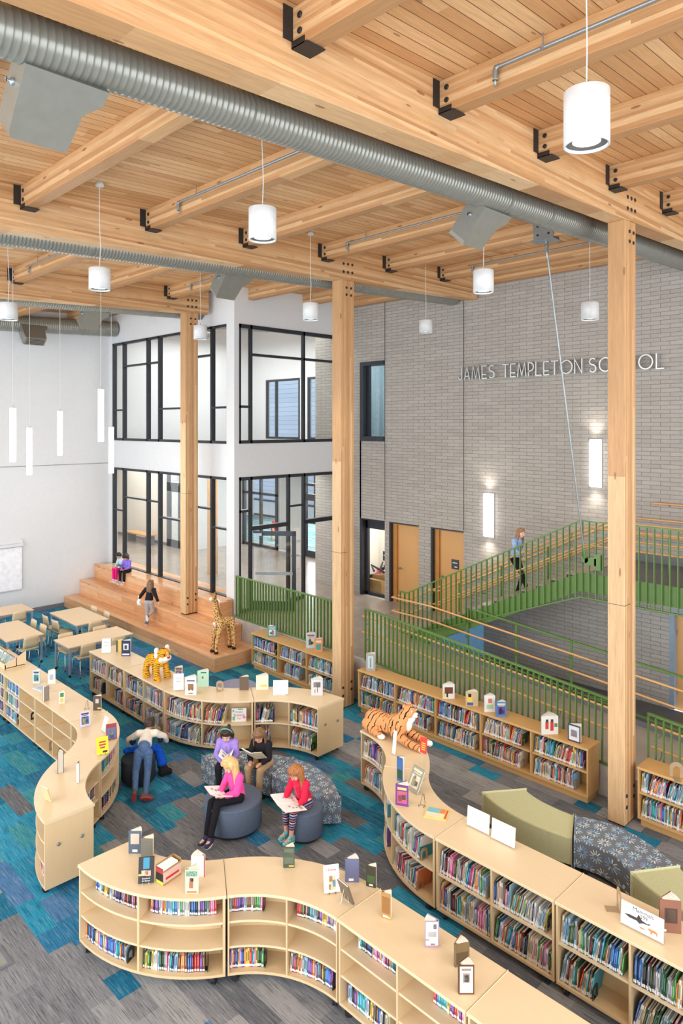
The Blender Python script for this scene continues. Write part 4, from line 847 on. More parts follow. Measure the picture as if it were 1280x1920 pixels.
def mid_shelf(key, bay, lev, u, back=.1):
    p, u0, u1, z, cl, hd, nb, n = bay_geom(key, bay, lev); uu = u0+(u1-u0)*u; o = p.P(uu, -(hd-back)); q = p.P(uu+.01, -(hd-back)); return V((o[0], o[1], z+.001)), math.atan2(q[1]-o[1], q[0]-o[0])
bookend(*mid_shelf('L1', 1, 1, .6), 'dark bookend standing alone on the otherwise empty middle shelf', True); bookend(*mid_shelf('L2', 0, 2, .7), 'tan bookend standing alone on the bottom shelf of the empty bookcase', False, 1.25)
# ================================================================ TABLES AND CHAIRS
M['tleg'] = plain('silver_table_leg', rgb(158, 168, 184), .4, .3); M['shell'] = laminate('beech_chair_shell', rgb(218, 194, 158), 'Z', .4); M['chrome'] = plain('chrome_tube', rgb(190, 194, 198), .2, .9)
def table(lab, x0, y0, x1, y1):
    t = thing('library_table', lab, 'table', ((x0+x1)/2, (y0+y1)/2, 0), 0, 'maple topped reading tables'); a, c = (x1-x0)/2, (y1-y0)/2; H = .73
    MB().box(-a, -c, H-.03, a, c, H).build('tabletop', M['lamtable'], t, bev=.006)
    MB().box(-a+.06, -c+.03, H-.08, a-.06, -c+.05, H-.03).box(-a+.06, c-.05, H-.08, a-.06, c-.03, H-.03).box(-a+.03, -c+.06, H-.08, -a+.05, c-.06, H-.03).box(a-.05, -c+.06, H-.08, a-.03, c-.06, H-.03).build('apron', M['tleg'], t)
    for sx in (-1, 1):
        for sy in (-1, 1):
            l = MB().box(sx*(a-.045)-.022, sy*(c-.045)-.022, .07, sx*(a-.045)+.022, sy*(c-.045)+.022, H-.03).build('leg', M['tleg'], t)
            MB().lathe([(.03, -.013), (.032, 0), (.03, .013)], 14, mt=Tr(sx*(a-.045), sy*(c-.045), .032) @ Rx(PI/2)).box(-.012, -.018, .03, .012, .018, .075, mt=Tr(sx*(a-.045), sy*(c-.045), 0)).build('caster', M['rubber'], l)
table('square-looking table next to the bleacher steps', 7.90, 17.93, 8.80, 19.69); table('long table closest to the middle row of bookcases', 6.97, 16.24, 8.62, 17.13); table('table behind the sloping book trough', 6.10, 17.79, 7.0, 19.53); table('farthest table below the pull-down screen', 6.07, 20.34, 7.72, 21.28)
def chair_proto():
    t = thing('library_chair', '', 'chair', (0, 0, 0), 0, 'beech shell chairs at the tables')       # faces +y
    W = .2; pr = [(.21, .425), (.17, .445), (.0, .44), (-.13, .43), (-.185, .445), (-.205, .50), (-.215, .60), (-.235, .72), (-.25, .80)]; n = len(pr)
    def shellp(rng, name):
        b = MB(); k = len(rng); vs = []
        for i in rng:
            y, z = pr[i]; w = W*(1-.12*max(0, (i-5)/4)) if i > 4 else W*(1 if i else .92)
            cu = .02 if i > 5 else .012
            for s in range(7):
                q = s/3-1; vs.append((q*w, y+(cu*q*q if i > 5 else 0), z+(0 if i > 5 else cu*q*q*.5)))
        m = len(vs); vs += [(x, y-(.011 if pr[rng[j//7]][1] > .46 else 0), z-(.011 if pr[rng[j//7]][1] <= .46 else 0)) for j, (x, y, z) in enumerate(vs)]
        fs = []
        for i in range(k-1):
            for s in range(6): a = i*7+s; fs += [(a, a+1, a+8, a+7), (m+a, m+a+7, m+a+8, m+a+1)]
        for i in range(k-1): fs += [(i*7, i*7+7, m+i*7+7, m+i*7), (i*7+6, m+i*7+6, m+i*7+13, i*7+13)]
        for s in range(6): fs += [(s, m+s, m+s+1, s+1), ((k-1)*7+s, (k-1)*7+s+1, m+(k-1)*7+s+1, m+(k-1)*7+s)]
        b.add(vs, fs, 0, True); b.build(name, M['shell'], t)
    shellp(list(range(0, 6)), 'seat'); shellp(list(range(5, n)), 'backrest')
    for sx in (-1, 1):
        for sy, yt in ((1, .14), (-1, -.14)):
            l = MB().tube([(sx*.1, yt, .42), (sx*.15, yt+sy*.02, .42), (sx*.185, yt+sy*.05, .39), (sx*.2, yt+sy*.09, .02)], .0115, 8).build('leg', M['chrome'], t)
            MB().lathe([(.016, 0), (.016, .03)], 10, mt=Tr(sx*.2, yt+sy*.09, 0)).build('foot_cap', M['rubber'], l)
    MB().tube([(-.1, .14, .42), (-.1, -.14, .42)], .01, 6).tube([(.1, .14, .42), (.1, -.14, .42)], .01, 6).build('under_frame', M['chrome'], t); return t
proto = chair_proto(); used = False
for lab, x, y, a in [('chair on the near side of the long table, nearest the left row', 7.36, 16.27, 0), ('chair on the near side of the long table, behind the white notice', 8.1, 16.25, 0.05), ('chair pushed under the far side of the long table at its left end', 7.3, 16.98, PI), ('chair on the far side of the long table, right end', 8.2, 16.98, PI+.03),
                     ('pale chair nearest the baseboard, left side of the table by the bleacher', 7.83, 19.25, -PI/2), ('chair on the left side of the table by the bleacher, nearer the long table', 7.83, 18.62, -PI/2+.08), ('sunlit chair back between table and bleacher, farther one', 8.74, 19.2, PI/2), ('sunlit chair back between table and bleacher, nearer one', 8.74, 18.42, PI/2-.05),
                     ('chair at the end of the table by the bleacher, seat half hidden', 8.35, 18.0, 0), ('chair at the near end of the table behind the book trough', 6.6, 17.82, .06), ('sunlit chair on the aisle side of the trough table, farther one', 6.98, 19.0, PI/2), ('sunlit chair on the aisle side of the trough table, nearer one', 6.98, 18.36, PI/2+.05),
                     ('chair on the hidden side of the trough table, nearer one', 6.12, 18.2, -PI/2), ('chair on the hidden side of the trough table, farther one', 6.12, 18.9, -PI/2), ('chair on the near side of the farthest table', 7.26, 20.42, .04), ('chair on the wall side of the farthest table', 7.0, 21.25, PI), ('chair at the farthest table cut by the frame edge', 6.5, 20.42, 0)]:
    o = proto if not used else copy_tree(proto); used = True
    o.location = (x, y, 0); o.rotation_euler = (0, 0, a); o['label'] = lab
# ================================================================ SOFT SEATING
def starburst():
    n = NT('starburst_upholstery'); P = n.xyz(n.obj()); nrm = n.xyz(n.new('ShaderNodeNewGeometry').outputs['Normal'])
    def layer(u, v, s):
        row = n.math('FLOOR', n.math('DIVIDE', v, s)); uu = n.math('ADD', n.math('DIVIDE', u, s), n.math('MULTIPLY', row, .5))
        fu = n.math('SUBTRACT', n.math('FRACT', uu), .5); fv = n.math('SUBTRACT', n.math('FRACT', n.math('DIVIDE', v, s)), .5)
        r = n.math('SQRT', n.math('ADD', n.math('MULTIPLY', fu, fu), n.math('MULTIPLY', fv, fv))); th = n.math('ARCTAN2', fv, fu); k = n.math('MULTIPLY', th, 11/(2*PI))
        kk = n.math('ABSOLUTE', n.math('SUBTRACT', n.math('FRACT', k), .5)); lw = n.math('LESS_THAN', n.math('MULTIPLY', n.math('MULTIPLY', kk, 2*PI/11), r), .034)
        ring = n.math('MULTIPLY', n.math('GREATER_THAN', r, .14), n.math('LESS_THAN', r, .44)); return n.math('MULTIPLY', lw, ring), n.white(n.vec(n.math('FLOOR', k), n.math('FLOOR', uu), row))[0]
    m1, c1 = layer(P[0], P[1], .2); m2, c2 = layer(n.math('SUBTRACT', P[0], P[1]), P[2], .2); top = n.math('GREATER_THAN', nrm[2], .6)
    m = n.math('ADD', n.math('MULTIPLY', m1, top), n.math('MULTIPLY', m2, n.math('SUBTRACT', 1.0, top))); cc = n.math('ADD', n.math('MULTIPLY', c1, top), n.math('MULTIPLY', c2, n.math('SUBTRACT', 1.0, top)))
    lc = n.ramp(cc, [(0, rgb(230, 228, 214)), (.45, rgb(150, 196, 222)), (.75, rgb(108, 150, 196)), (1, rgb(214, 206, 186))])
    return n.done(n.mix(n.math('MINIMUM', m, 1.0), rgb(112, 117, 126), lc), .85, 0, .15)
M['star'] = starburst(); M['sage'] = plain('sage_upholstery', rgb(190, 190, 150), .85, 0, .05, 40, .15, .3); M['slate'] = plain('slate_upholstery', rgb(96, 108, 128), .9, 0, .08, 60, .1, .4); M['charc'] = plain('charcoal_upholstery', rgb(52, 56, 64), .85, 0, .08, 50, .15)
def bench(lab, c, r0, r1, a0, a1, m, group, H=.45):
    a0, a1 = math.radians(a0), math.radians(a1); am = (a0+a1)/2; rm = (r0+r1)/2; loc = (c[0]+rm*math.cos(am), c[1]+rm*math.sin(am), 0)
    t = thing('curved_bench', lab, 'bench', loc, 0, group); N = 14; A = [a0+.004+(a1-a0-.008)*i/N for i in range(N+1)]
    MB().strip([(c[0]+r1*math.cos(a), c[1]+r1*math.sin(a)) for a in A], [(c[0]+r0*math.cos(a), c[1]+r0*math.sin(a)) for a in A], .07, H).build('cushion', m, t, True, bev=.02)
    for a in (a0+.1, a1-.1):
        for r in (r0+.08, r1-.08): MB().lathe([(.025, 0), (.03, .07)], 10, mt=Tr(c[0]+r*math.cos(a), c[1]+r*math.sin(a), 0)).build('foot', M['rubber'], t, True)
def circ3(p, q, r):
    ax, ay, bx, by, cx, cy = *p, *q, *r; d = 2*(ax*(by-cy)+bx*(cy-ay)+cx*(ay-by))
    ux = ((ax*ax+ay*ay)*(by-cy)+(bx*bx+by*by)*(cy-ay)+(cx*cx+cy*cy)*(ay-by))/d; uy = ((ax*ax+ay*ay)*(cx-bx)+(bx*bx+by*by)*(ax-cx)+(cx*cx+cy*cy)*(bx-ax))/d
    return (ux, uy), math.hypot(ax-ux, ay-uy)
def bench4(lab, outer, inner, m, group, H=.45):
    def bez(p, n=12): return [tuple(sum(V((q[0], q[1], 0))*w for q, w in zip(p, ((1-t)**2, 2*t*(1-t), t*t)))[:2]) if False else ((1-t)**2*p[0][0]+2*t*(1-t)*p[1][0]+t*t*p[2][0], (1-t)**2*p[0][1]+2*t*(1-t)*p[1][1]+t*t*p[2][1]) for t in [i/n for i in range(n+1)]]
    o = bez(outer); i = bez(inner); cx = sum(q[0] for q in o+i)/26; cy = sum(q[1] for q in o+i)/26
    t = thing('curved_bench', lab, 'bench', (cx, cy, 0), 0, group); MB().strip(o, i, .07, H).build('cushion', m, t, True, bev=.02)
    for q in (o[1], o[-2], i[1], i[-2]): MB().lathe([(.025, 0), (.03, .07)], 10, mt=Tr(cx+(q[0]-cx)*.85, cy+(q[1]-cy)*.85, 0)).build('foot', M['rubber'], t, True)
bench4('starburst patterned curved bench where two girls sit reading', [(6.55, 9.98), (7.15, 9.9), (7.58, 8.845)], [(6.48, 9.52), (6.88, 9.2), (6.985, 8.665)], M['star'], 'starburst patterned benches')
bench4('starburst patterned curved bench directly behind the smaller round stool', [(7.585, 8.825), (7.80, 8.13), (7.29, 7.42)], [(6.99, 8.645), (7.03, 8.2), (6.92, 7.73)], M['star'], 'starburst patterned benches')
bench4('sage green bench farther from the frame edge, beside the Mammals row', [(9.44, 5.58), (9.26, 5.25), (9.31, 4.73)], [(8.90, 5.98), (8.55, 5.30), (8.77, 4.48)], M['sage'], 'plain sage benches')
bench4('starburst patterned bench between the two sage benches near the column', [(9.315, 4.71), (9.72, 4.12), (9.17, 3.27)], [(8.775, 4.46), (8.95, 4.0), (8.63, 3.64)], M['star'], 'starburst patterned benches')
bench4('sage green bench cut off by the frame edge behind the Mammals sign', [(9.16, 3.25), (8.8, 2.8), (8.95, 2.2)], [(8.62, 3.62), (8.2, 2.9), (8.4, 2.0)], M['sage'], 'plain sage benches')
def stool(lab, x, y, r, h, m, group=None):
    t = thing('round_stool', lab, 'stool', (x, y, 0), 0, group); b = MB(); b.lathe([(r-.01, .06), (r, .075), (r, h-.025), (r-.008, h-.008), (r-.025, h), (.0001, h+.004)], 40); b.build('cushion', m, t)
    MB().lathe([(r+.001, h-.03), (r+.004, h-.026), (r+.001, h-.022)], 40).build('piping', m, t); MB().lathe([(r-.06, .0), (r-.06, .06)], 24).build('plinth', M['rubber'], t)
p = at(428, 1572); sx, sy = math.sin(TH), math.cos(TH)
fwd = lambda px, py_bot, r: (lambda q: (q.x+sx*r, q.y+sy*r))(at(px, py_bot))
X1, Y1 = fwd(428, 1581, .43); X2, Y2 = fwd(568.5, 1587, .26)
stool('large round slate stool under the girl in bright pink', X1, Y1, .43, .44, M['slate'], 'round slate stools'); stool('smaller round slate stool under the girl in the red jacket', X2, Y2, .27, .44, M['slate'], 'round slate stools')
stool('round charcoal stool under the bending boy', 5.80, 10.75, .28, .42, M['charc']); stool('round lilac stool behind the curved bookcase near the bleacher', 8.85, 12.15, .42, .44, plain('lilac_upholstery', rgb(150, 152, 178), .9))
# ================================================================ BOOKS AND SIGNS SHOWN ON THE TOPS
M['acryl'] = glass('clear_acrylic', .05, (.985, .99, .992, 1)); M['ink'] = plain('black_ink', rgb(40, 40, 44), .6); M['wire'] = plain('dark_wire', rgb(60, 56, 52), .4, .5); M['wirew'] = plain('white_wire', rgb(230, 230, 228), .4)
CAMR = -TH
def fit(x0, y0, x1, y1, z):
    q = at((x0+x1)/2, y1-1, z); f = q.x*math.sin(TH)+q.y*math.cos(TH); return q, (x1-x0)*f/FPX, (y1-y0)*f/FPX
def lettering(txt, size, parent, loc, rot, m, name='lettering', align='CENTER'):
    cu = bpy.data.curves.new(name, 'FONT'); cu.body = txt; cu.size = size; cu.extrude = .0004; cu.align_x = align; cu.space_line = .85
    o = bpy.data.objects.new(name, cu); COL.objects.link(o); cu.materials.append(m); o.parent = parent; o.location = loc; o.rotation_euler = rot; return o
def cover(b, w, h, c, art, T, t=.004):
    b.box(0, -t, 0, w, 0, h, 0, c, T)
    for (x0, z0, x1, z1, k) in art: b.box(x0*w, -t-.0008, z0*h, x1*w, -t+.0002, z1*h, 0, k, T)
def rart(c, seed):
    r = random.Random(seed); dk = sum(c[:3]) < 1.0; t = PAL['cream'] if dk else PAL[r.choice(['navy', 'red', 'black', 'maroon'])]
    a = [(.12, .8, .88, .90, t), (.2, .72, .8, .76, t)]; pc = [PAL[r.choice(PN)] for _ in range(4)]
    a.append((.14, .14, .86, .66, pc[0])); a.append((.26, .18, .56, .56, pc[1])); a.append((.5, .24, .78, .44, pc[2])); a.append((.34, .5, .52, .64, pc[3])); return a
def vbook(lab, x0, y0, x1, y1, c, art=None, z=HT, rz=0.0, ang=.75, flip=False, back=False, text=None, tc=None):
    q, w, h = fit(x0, y0, x1, y1, z); h *= .93; w *= .92; c = PAL[c] if isinstance(c, str) else c
    o = thing('display_book', lab, 'book', (q.x, q.y, z+.001), CAMR+rz, 'books stood open on the bookcase tops')
    art = rart(c, lab) if art is None else art; F = MX.Diagonal((-1, 1, 1, 1)) if flip else MX.Identity(4)
    if back:      # opening faces the viewer: covers spread towards the camera
        T1 = F @ Tr(0, .03, 0) @ Rz(-PI/2-ang/2); T2 = F @ Tr(0, .03, 0) @ Rz(-PI/2+ang/2)
    else:
        T1 = F @ Tr(-w/2, 0, 0); T2 = F @ Tr(-w/2, .012, 0) @ Rz(ang)
    b = MB(); cover(b, w, h, c, [] if back else art, T1); b.build('front_cover', M['book'], o)
    b = MB(); b.box(0, 0, 0, w, .004, h, 0, c, T2); b.build('back_cover', M['book'], o)
    b = MB(); n = 9
    for i in range(n):
        f = (i+.5)/n; Ta = F @ Tr(0 if back else -w/2+.004, .03 if back else .002+.01*f, 0) @ Rz((-PI/2-ang/2+ang*f) if back else ang*f)
        b.box(.003, -.0022, .004, w-.006, .0022, h-.004, mt=Ta)
    b.build('pages', plain('book_pages', rgb(238, 232, 218), .8, var=.02), o)
    if text:
        for (s, sz, fz) in text: lettering(s, sz, o, (0, -.0062, h*fz), (PI/2, 0, 0), tc or M['ink'])
    return o
Z, Wz = HT, .885
vbook('pastel book standing behind the flat pale book', 61, 1256, 75, 1282, rgb(206, 212, 206), z=Z); vbook('white book with a grey portrait near the aisle edge', 90, 1256, 104, 1283, 'white', [(.2, .3, .7, .7, rgb(170, 180, 186))], rz=.3)
vbook('grey-backed book standing open beside the flat pale book', 83, 1285, 95, 1314, rgb(150, 140, 128), rz=-.9, back=True, ang=.6); vbook('small white and green book alone on the empty bookcase', 111, 1296, 121, 1320, 'white', [(.15, .55, .85, .9, PAL['green']), (.2, .1, .8, .45, PAL['yellow'])], rz=.4)
vbook('dark brown book standing near the start of the left curve', 174, 1304, 190, 1333, rgb(84, 70, 60), [(.3, .5, .7, .8, rgb(190, 180, 170)), (.55, .1, .95, .2, PAL['yellow'])]); vbook('black and red book opened towards the viewer on the left curve', 102, 1402, 122, 1445, rgb(50, 34, 34), back=True, ang=.55, rz=.5)
vbook('narrow white book standing open on the left curve', 141, 1426, 154, 1466, rgb(206, 202, 198), back=True, ang=.35, rz=.1)
vbook('yellow-spined book behind the navy portrait book', 217, 1200, 230, 1223, PAL['yellow'], [(0, 0, .3, 1, rgb(90, 90, 80))]); vbook('navy book with a square portrait nearest the tables', 227, 1200, 245, 1231, 'navy', [(.2, .4, .8, .8, rgb(210, 214, 220)), (.35, .45, .65, .7, rgb(40, 44, 60)), (.1, .06, .9, .16, rgb(220, 220, 230))])
vbook('tan book tucked behind the white notice by the tiger', 327, 1250, 343, 1274, 'tan', z=Z); vbook('white book with a brown bear on its cover', 346, 1268, 369, 1304, rgb(226, 228, 228), [(.15, .76, .85, .82, PAL['navy']), (.25, .3, .75, .62, rgb(150, 112, 70)), (.3, .24, .42, .34, rgb(130, 94, 60)), (.58, .24, .7, .34, rgb(130, 94, 60)), (.3, .06, .7, .12, rgb(160, 90, 50))])
vbook('mint green book with a tiny leaping figure', 369, 1257, 392, 1289, rgb(184, 218, 196), [(.42, .52, .54, .66, rgb(120, 60, 40)), (.3, .86, .8, .95, PAL['green'])]); vbook('dark taupe book by the seam of the middle row', 448, 1268, 467, 1295, rgb(104, 88, 74), []); vbook('cream book with a yellow swirl', 479, 1266, 504, 1294, rgb(236, 226, 202), [(.35, .2, .85, .34, rgb(230, 206, 110))])
vbook('book with a grey pencil-sketch cover near the end of the middle row', 582, 1271, 606, 1306, rgb(196, 194, 192), [(.06, .06, .94, .92, rgb(214, 212, 210)), (.2, .5, .8, .8, rgb(120, 118, 118)), (.5, .2, .58, .55, rgb(96, 94, 92)), (.3, .15, .36, .4, rgb(110, 108, 106))])
vbook('blue-grey book showing a printed back cover, farthest on the front row', 240, 1556, 266, 1601, rgb(86, 100, 120), [(.16, .42, .84, .88, rgb(206, 190, 168)), (.3, .06, .7, .18, rgb(235, 235, 235))]); vbook('olive book standing just right of the blue-grey one', 263, 1570, 288, 1612, rgb(122, 112, 92), [(.08, .08, .92, .9, rgb(112, 110, 100))], rz=-.1)
vbook('pink and white book behind the pale green one', 357, 1602, 385, 1645, rgb(224, 208, 204), [(.1, .1, .9, .9, rgb(216, 214, 216)), (0, 0, .06, 1, PAL['red'])], flip=True)
vbook('pale green book titled Lunch Money standing at the front edge', 346, 1628, 373, 1676, rgb(196, 212, 184), [(.1, .7, .9, .94, rgb(168, 196, 166)), (.25, .2, .8, .62, rgb(226, 196, 170)), (.3, .22, .6, .5, rgb(196, 132, 96)), (.34, .5, .62, .64, rgb(90, 60, 44)), (.12, .03, .88, .1, rgb(190, 120, 80))], text=[('LUNCH', .034, .84), ('MONEY', .034, .73)], tc=plain('green_ink', rgb(40, 84, 58), .6))
vbook('dark green scenic book alone at the top of the front curve', 530, 1586, 553, 1628, rgb(76, 84, 66), [(.08, .2, .92, .92, rgb(98, 110, 92)), (.1, .5, .9, .74, rgb(128, 140, 120)), (.5, .06, .95, .12, PAL['yellow'])]); vbook('dusty blue book with white page edges', 646, 1608, 674, 1655, rgb(104, 108, 140), [(.25, .06, .6, .16, rgb(226, 226, 226))])
vbook('dark fern-green book right of the dusty blue one', 685, 1622, 706, 1664, rgb(64, 60, 46), [(.1, .2, .9, .55, rgb(70, 96, 56)), (.3, .05, .7, .14, rgb(220, 218, 210))], rz=-.35); vbook('brown book standing angled near the seam of the front row', 713, 1672, 734, 1723, rgb(176, 134, 78), [(.1, .2, .9, .85, rgb(150, 106, 58)), (.2, .04, .7, .12, rgb(236, 230, 220)), (.7, .03, 1, .1, PAL['yellow'])], rz=-.45)
vbook('lilac-edged book showing its printed white back', 795, 1724, 824, 1777, rgb(172, 150, 178), [(.08, .08, .92, .95, rgb(232, 228, 226)), (.14, .7, .4, .88, PAL['navy']), (.2, .4, .8, .6, rgb(206, 200, 200)), (.3, .09, .6, .15, PAL['orange']), (.68, .26, .92, .31, PAL['yellow'])], flip=True)
vbook('brown book with white top edge behind the framed one', 850, 1766, 882, 1812, rgb(120, 98, 64), [(.1, .1, .9, .6, rgb(90, 72, 50))], rz=.25); vbook('brown-framed book with an oval portrait cover', 858, 1806, 890, 1865, rgb(96, 62, 42), [(.08, .05, .92, .95, rgb(216, 206, 196)), (.28, .4, .72, .72, rgb(200, 150, 110)), (.36, .42, .64, .66, rgb(52, 40, 36)), (.2, .8, .8, .88, rgb(190, 110, 90))])
vbook('blue and green book standing nearest the seam of the right row', 742, 1418, 757, 1466, rgb(60, 100, 150), [(.1, .1, .9, .5, PAL['dark green']), (.1, .5, .9, .9, rgb(70, 110, 170))], rz=-.75); vbook('purple picture book with green page edge', 740, 1470, 767, 1512, rgb(120, 66, 138), [(.12, .12, .88, .7, rgb(198, 96, 132)), (.2, .2, .5, .5, rgb(222, 170, 80)), (.5, .3, .8, .55, PAL['green']), (.15, .76, .85, .88, rgb(236, 210, 120))], rz=-.3)
vbook('russet book with a dark photograph, by the right edge', 1236, 1684, 1277, 1750, rgb(142, 96, 78), [(.22, .3, .82, .75, rgb(78, 62, 56)), (.3, .35, .74, .7, rgb(96, 78, 68)), (.04, .03, .3, .1, rgb(236, 234, 230))], rz=-.15)
vbook('turquoise patterned book left of the middle column', 501, 1174, 519, 1195, rgb(66, 150, 160), z=Wz, flip=True); vbook('pale blue book left of the middle column', 573, 1186, 592, 1216, rgb(184, 206, 216), z=Wz); vbook('orange and teal book beside the middle column', 589, 1197, 605, 1223, rgb(224, 148, 98), [(.2, .15, .8, .6, rgb(70, 160, 150)), (.15, .72, .85, .86, rgb(240, 220, 190))], z=Wz)
vbook('grey book with a standing figure at the far end of the five-bay bookcase', 685, 1224, 704, 1259, rgb(160, 158, 150), [(.2, .15, .8, .85, rgb(190, 206, 208)), (.42, .2, .58, .75, rgb(60, 58, 56))], z=Wz, rz=-.3); vbook('white book with a brown bird picture', 829, 1282, 853, 1311, 'white', [(.15, .35, .85, .8, rgb(110, 60, 46)), (.3, .1, .45, .4, PAL['black']), (.05, .1, .2, .5, PAL['yellow'])], z=Wz)
vbook('tan book with a yellow-shirted child picture', 872, 1296, 897, 1325, rgb(200, 178, 142), [(.1, .2, .5, .75, PAL['yellow']), (.2, .62, .45, .85, PAL['black']), (.1, .05, .6, .25, PAL['blue'])], z=Wz, rz=-.15); vbook('white book with a red flower picture', 907, 1303, 929, 1336, 'white', [(.35, .55, .7, .82, rgb(224, 120, 90)), (.2, .2, .8, .45, rgb(176, 206, 160))], z=Wz)
vbook('blue picture book beside the red flower book', 929, 1315, 950, 1345, rgb(72, 128, 184), z=Wz); vbook('wide white book with two red-clad figures', 1013, 1341, 1048, 1378, 'white', [(.22, .3, .42, .68, rgb(200, 70, 50)), (.52, .2, .72, .7, rgb(206, 60, 56)), (.25, .66, .4, .82, rgb(60, 50, 46)), (.55, .68, .7, .82, rgb(60, 50, 46)), (.76, .4, .95, .6, rgb(90, 140, 80))], z=Wz, rz=.1)
vbook('black-framed book with white pages near the end of the five-bay bookcase', 1063, 1358, 1089, 1392, rgb(52, 58, 70), [(.08, .08, .92, .92, rgb(214, 216, 222)), (.25, .3, .75, .7, rgb(168, 150, 160))], z=Wz, rz=-.75)
def flat(lab, px, py, w, l, c, rz, art=None):
    q = at(px, py, HT); o = thing('flat_book', lab, 'book', (q.x, q.y, HT), rz, None); c = PAL[c] if isinstance(c, str) else c
    b = MB(); b.box(-w/2, -l/2, 0, w/2, l/2, .012, 0, c)
    for (x0, y0, x1, y1, k) in art or []: b.box((x0-.5)*w, (y0-.5)*l, .0119, (x1-.5)*w, (y1-.5)*l, .0127, 0, k)
    b.build('cover', M['book'], o); return o
flat('pale book lying flat on the left row', 78, 1291, .2, .3, rgb(206, 216, 226), .2, [(.2, .3, .8, .8, rgb(170, 190, 214)), (.3, .1, .7, .25, rgb(214, 220, 160))])
flat('bright picture book lying flat on the right curve', 818, 1526, .25, .29, rgb(232, 206, 110), .45, [(.06, .14, .5, .94, rgb(236, 226, 190)), (.52, .4, .94, .94, rgb(120, 190, 210)), (.55, .14, .94, .38, rgb(230, 140, 80)), (.1, .02, .9, .1, rgb(214, 80, 60))])
def easel(lab, px, py, h=.13, rz=0.0, m='wire', z=HT):
    q = at(px, py, z); t = thing('wire_easel', lab, 'easel', (q.x, q.y, z), CAMR+rz, 'small display easels'); b = MB(); r = .0022
    for s in (-1, 1): b.tube([(s*.035, -.05, .025), (s*.035, -.055, .004), (s*.035, 0, .004), (s*.012, .03, h)], r, 6)
    b.tube([(-.012, .03, h), (0, .032, h+.004), (.012, .03, h)], r, 6).tube([(0, .03, h), (0, .085, .004)], r, 6).tube([(-.035, -.005, .006), (.035, -.005, .006)], r, 6); b.build('wire_frame', M[m], t); return t
def ebook(lab, elab, x0, y0, x1, y1, c, art=None, rz=0.0, m='wire', lean=.28, text=None, tc=None, th=.016):
    q, w, h = fit(x0, y0, x1, y1, HT); c = PAL[c] if isinstance(c, str) else c; e = easel(elab, (x0+x1)/2, y1-2, h*.75, rz, m)
    if m == 'acryl': e['label'] = elab
    o = thing('display_book', lab, 'book', (q.x, q.y, HT+.012), CAMR+rz, 'books leaning on small easels', rx=0); T = Tr(0, -.03, 0) @ Rx(-lean); w *= .95; h *= .97
    b = MB(); cover(b, w, h, c, rart(c, lab) if art is None else art, T @ Tr(-w/2, 0, 0)); b.box(-w/2, th-.004, 0, w/2, th, h, 0, c, T).box(-w/2, 0, 0, -w/2+.003, th, h, 0, c, T); b.build('cover', M['book'], o)
    MB().box(-w/2+.003, 0, .004, w/2-.004, th-.004, h-.004, mt=T).build('pages', M['paper'], o)
    if text:
        for (s, sz, fx_, fz) in text: lettering(s, sz, o, tuple(T @ V((fx_*w, -.0062, h*fz))), (PI/2-lean, 0, 0), tc or M['ink'])
    return o
easel('empty dark wire easel on the straight left bookcase', 163, 1329, .13, .3); easel('empty dark wire easel on the right curve beside the flat book', 792, 1510, .13, -.5)
ebook('pastel lilac book tilted on a clear easel', 'clear easel holding the pastel lilac book', 150, 1336, 169, 1363, rgb(200, 190, 214), rz=.5, m='acryl'); ebook('narrow white book tilted on a clear easel by the curve edge', 'clear easel holding the narrow white book', 188, 1345, 205, 1372, 'white', [], rz=-.9, m='acryl')
ebook('red and blue book with a portrait on a wire easel', 'wire easel holding the red and blue book', 199, 1359, 219, 1388, rgb(150, 44, 48), [(.1, .08, .9, .75, rgb(86, 104, 150)), (.35, .3, .65, .66, rgb(214, 180, 150)), (.3, .1, .7, .32, rgb(130, 150, 180))], rz=.45); ebook('bright yellow book with red lettering on a wire easel', 'wire easel holding the bright yellow book', 181, 1384, 203, 1415, rgb(240, 220, 30), [(.22, .66, .8, .76, PAL['red']), (.22, .5, .8, .6, PAL['red']), (.3, .34, .72, .44, PAL['red']), (.5, .08, .9, .2, PAL['black'])], rz=.5)
ebook('cream book seen from behind on a clear easel at the left curve end', 'clear easel at the end of the left curve', 77, 1474, 100, 1505, rgb(216, 196, 150), [], rz=PI-.6, m='acryl', lean=.3)
ebook('black paperback with an orange fruit photo on a white wire holder', 'white wire holder with the black paperback', 259, 1611, 289, 1656, rgb(48, 46, 46), [(.3, .55, .7, .98, rgb(60, 140, 170)), (.2, .3, .5, .5, rgb(214, 180, 160)), (.5, .28, .8, .48, rgb(206, 172, 150)), (.42, .32, .62, .46, rgb(226, 90, 40)), (.02, .3, .22, .37, PAL['yellow'])], rz=.15, m='wirew', text=[('Success of', .02, 0, .17), ('the Sprout', .02, 0, .08)], tc=M['paper'])
ebook('white comic-style book with red title on an easel', 'dark easel holding the red-titled white book', 606, 1626, 637, 1673, rgb(232, 228, 222), [(.3, .1, .75, .6, rgb(226, 190, 150)), (.35, .4, .55, .62, rgb(200, 150, 100)), (.55, .2, .75, .45, rgb(120, 170, 200)), (.3, .1, .45, .3, rgb(130, 180, 90))], rz=.2, text=[('I Know', .036, 0, .78)], tc=plain('red_ink', rgb(190, 40, 40), .6))
ebook('grey book seen from behind on a white wire easel', 'white wire easel with the grey book', 633, 1650, 667, 1692, rgb(116, 100, 82), [], rz=PI-.9, m='wirew', lean=.35); ebook('picture book edge-on upon a clear easel, right curve', 'clear easel on the right curve', 758, 1440, 792, 1484, rgb(150, 146, 130), None, rz=-1.0, m='acryl', lean=.45)
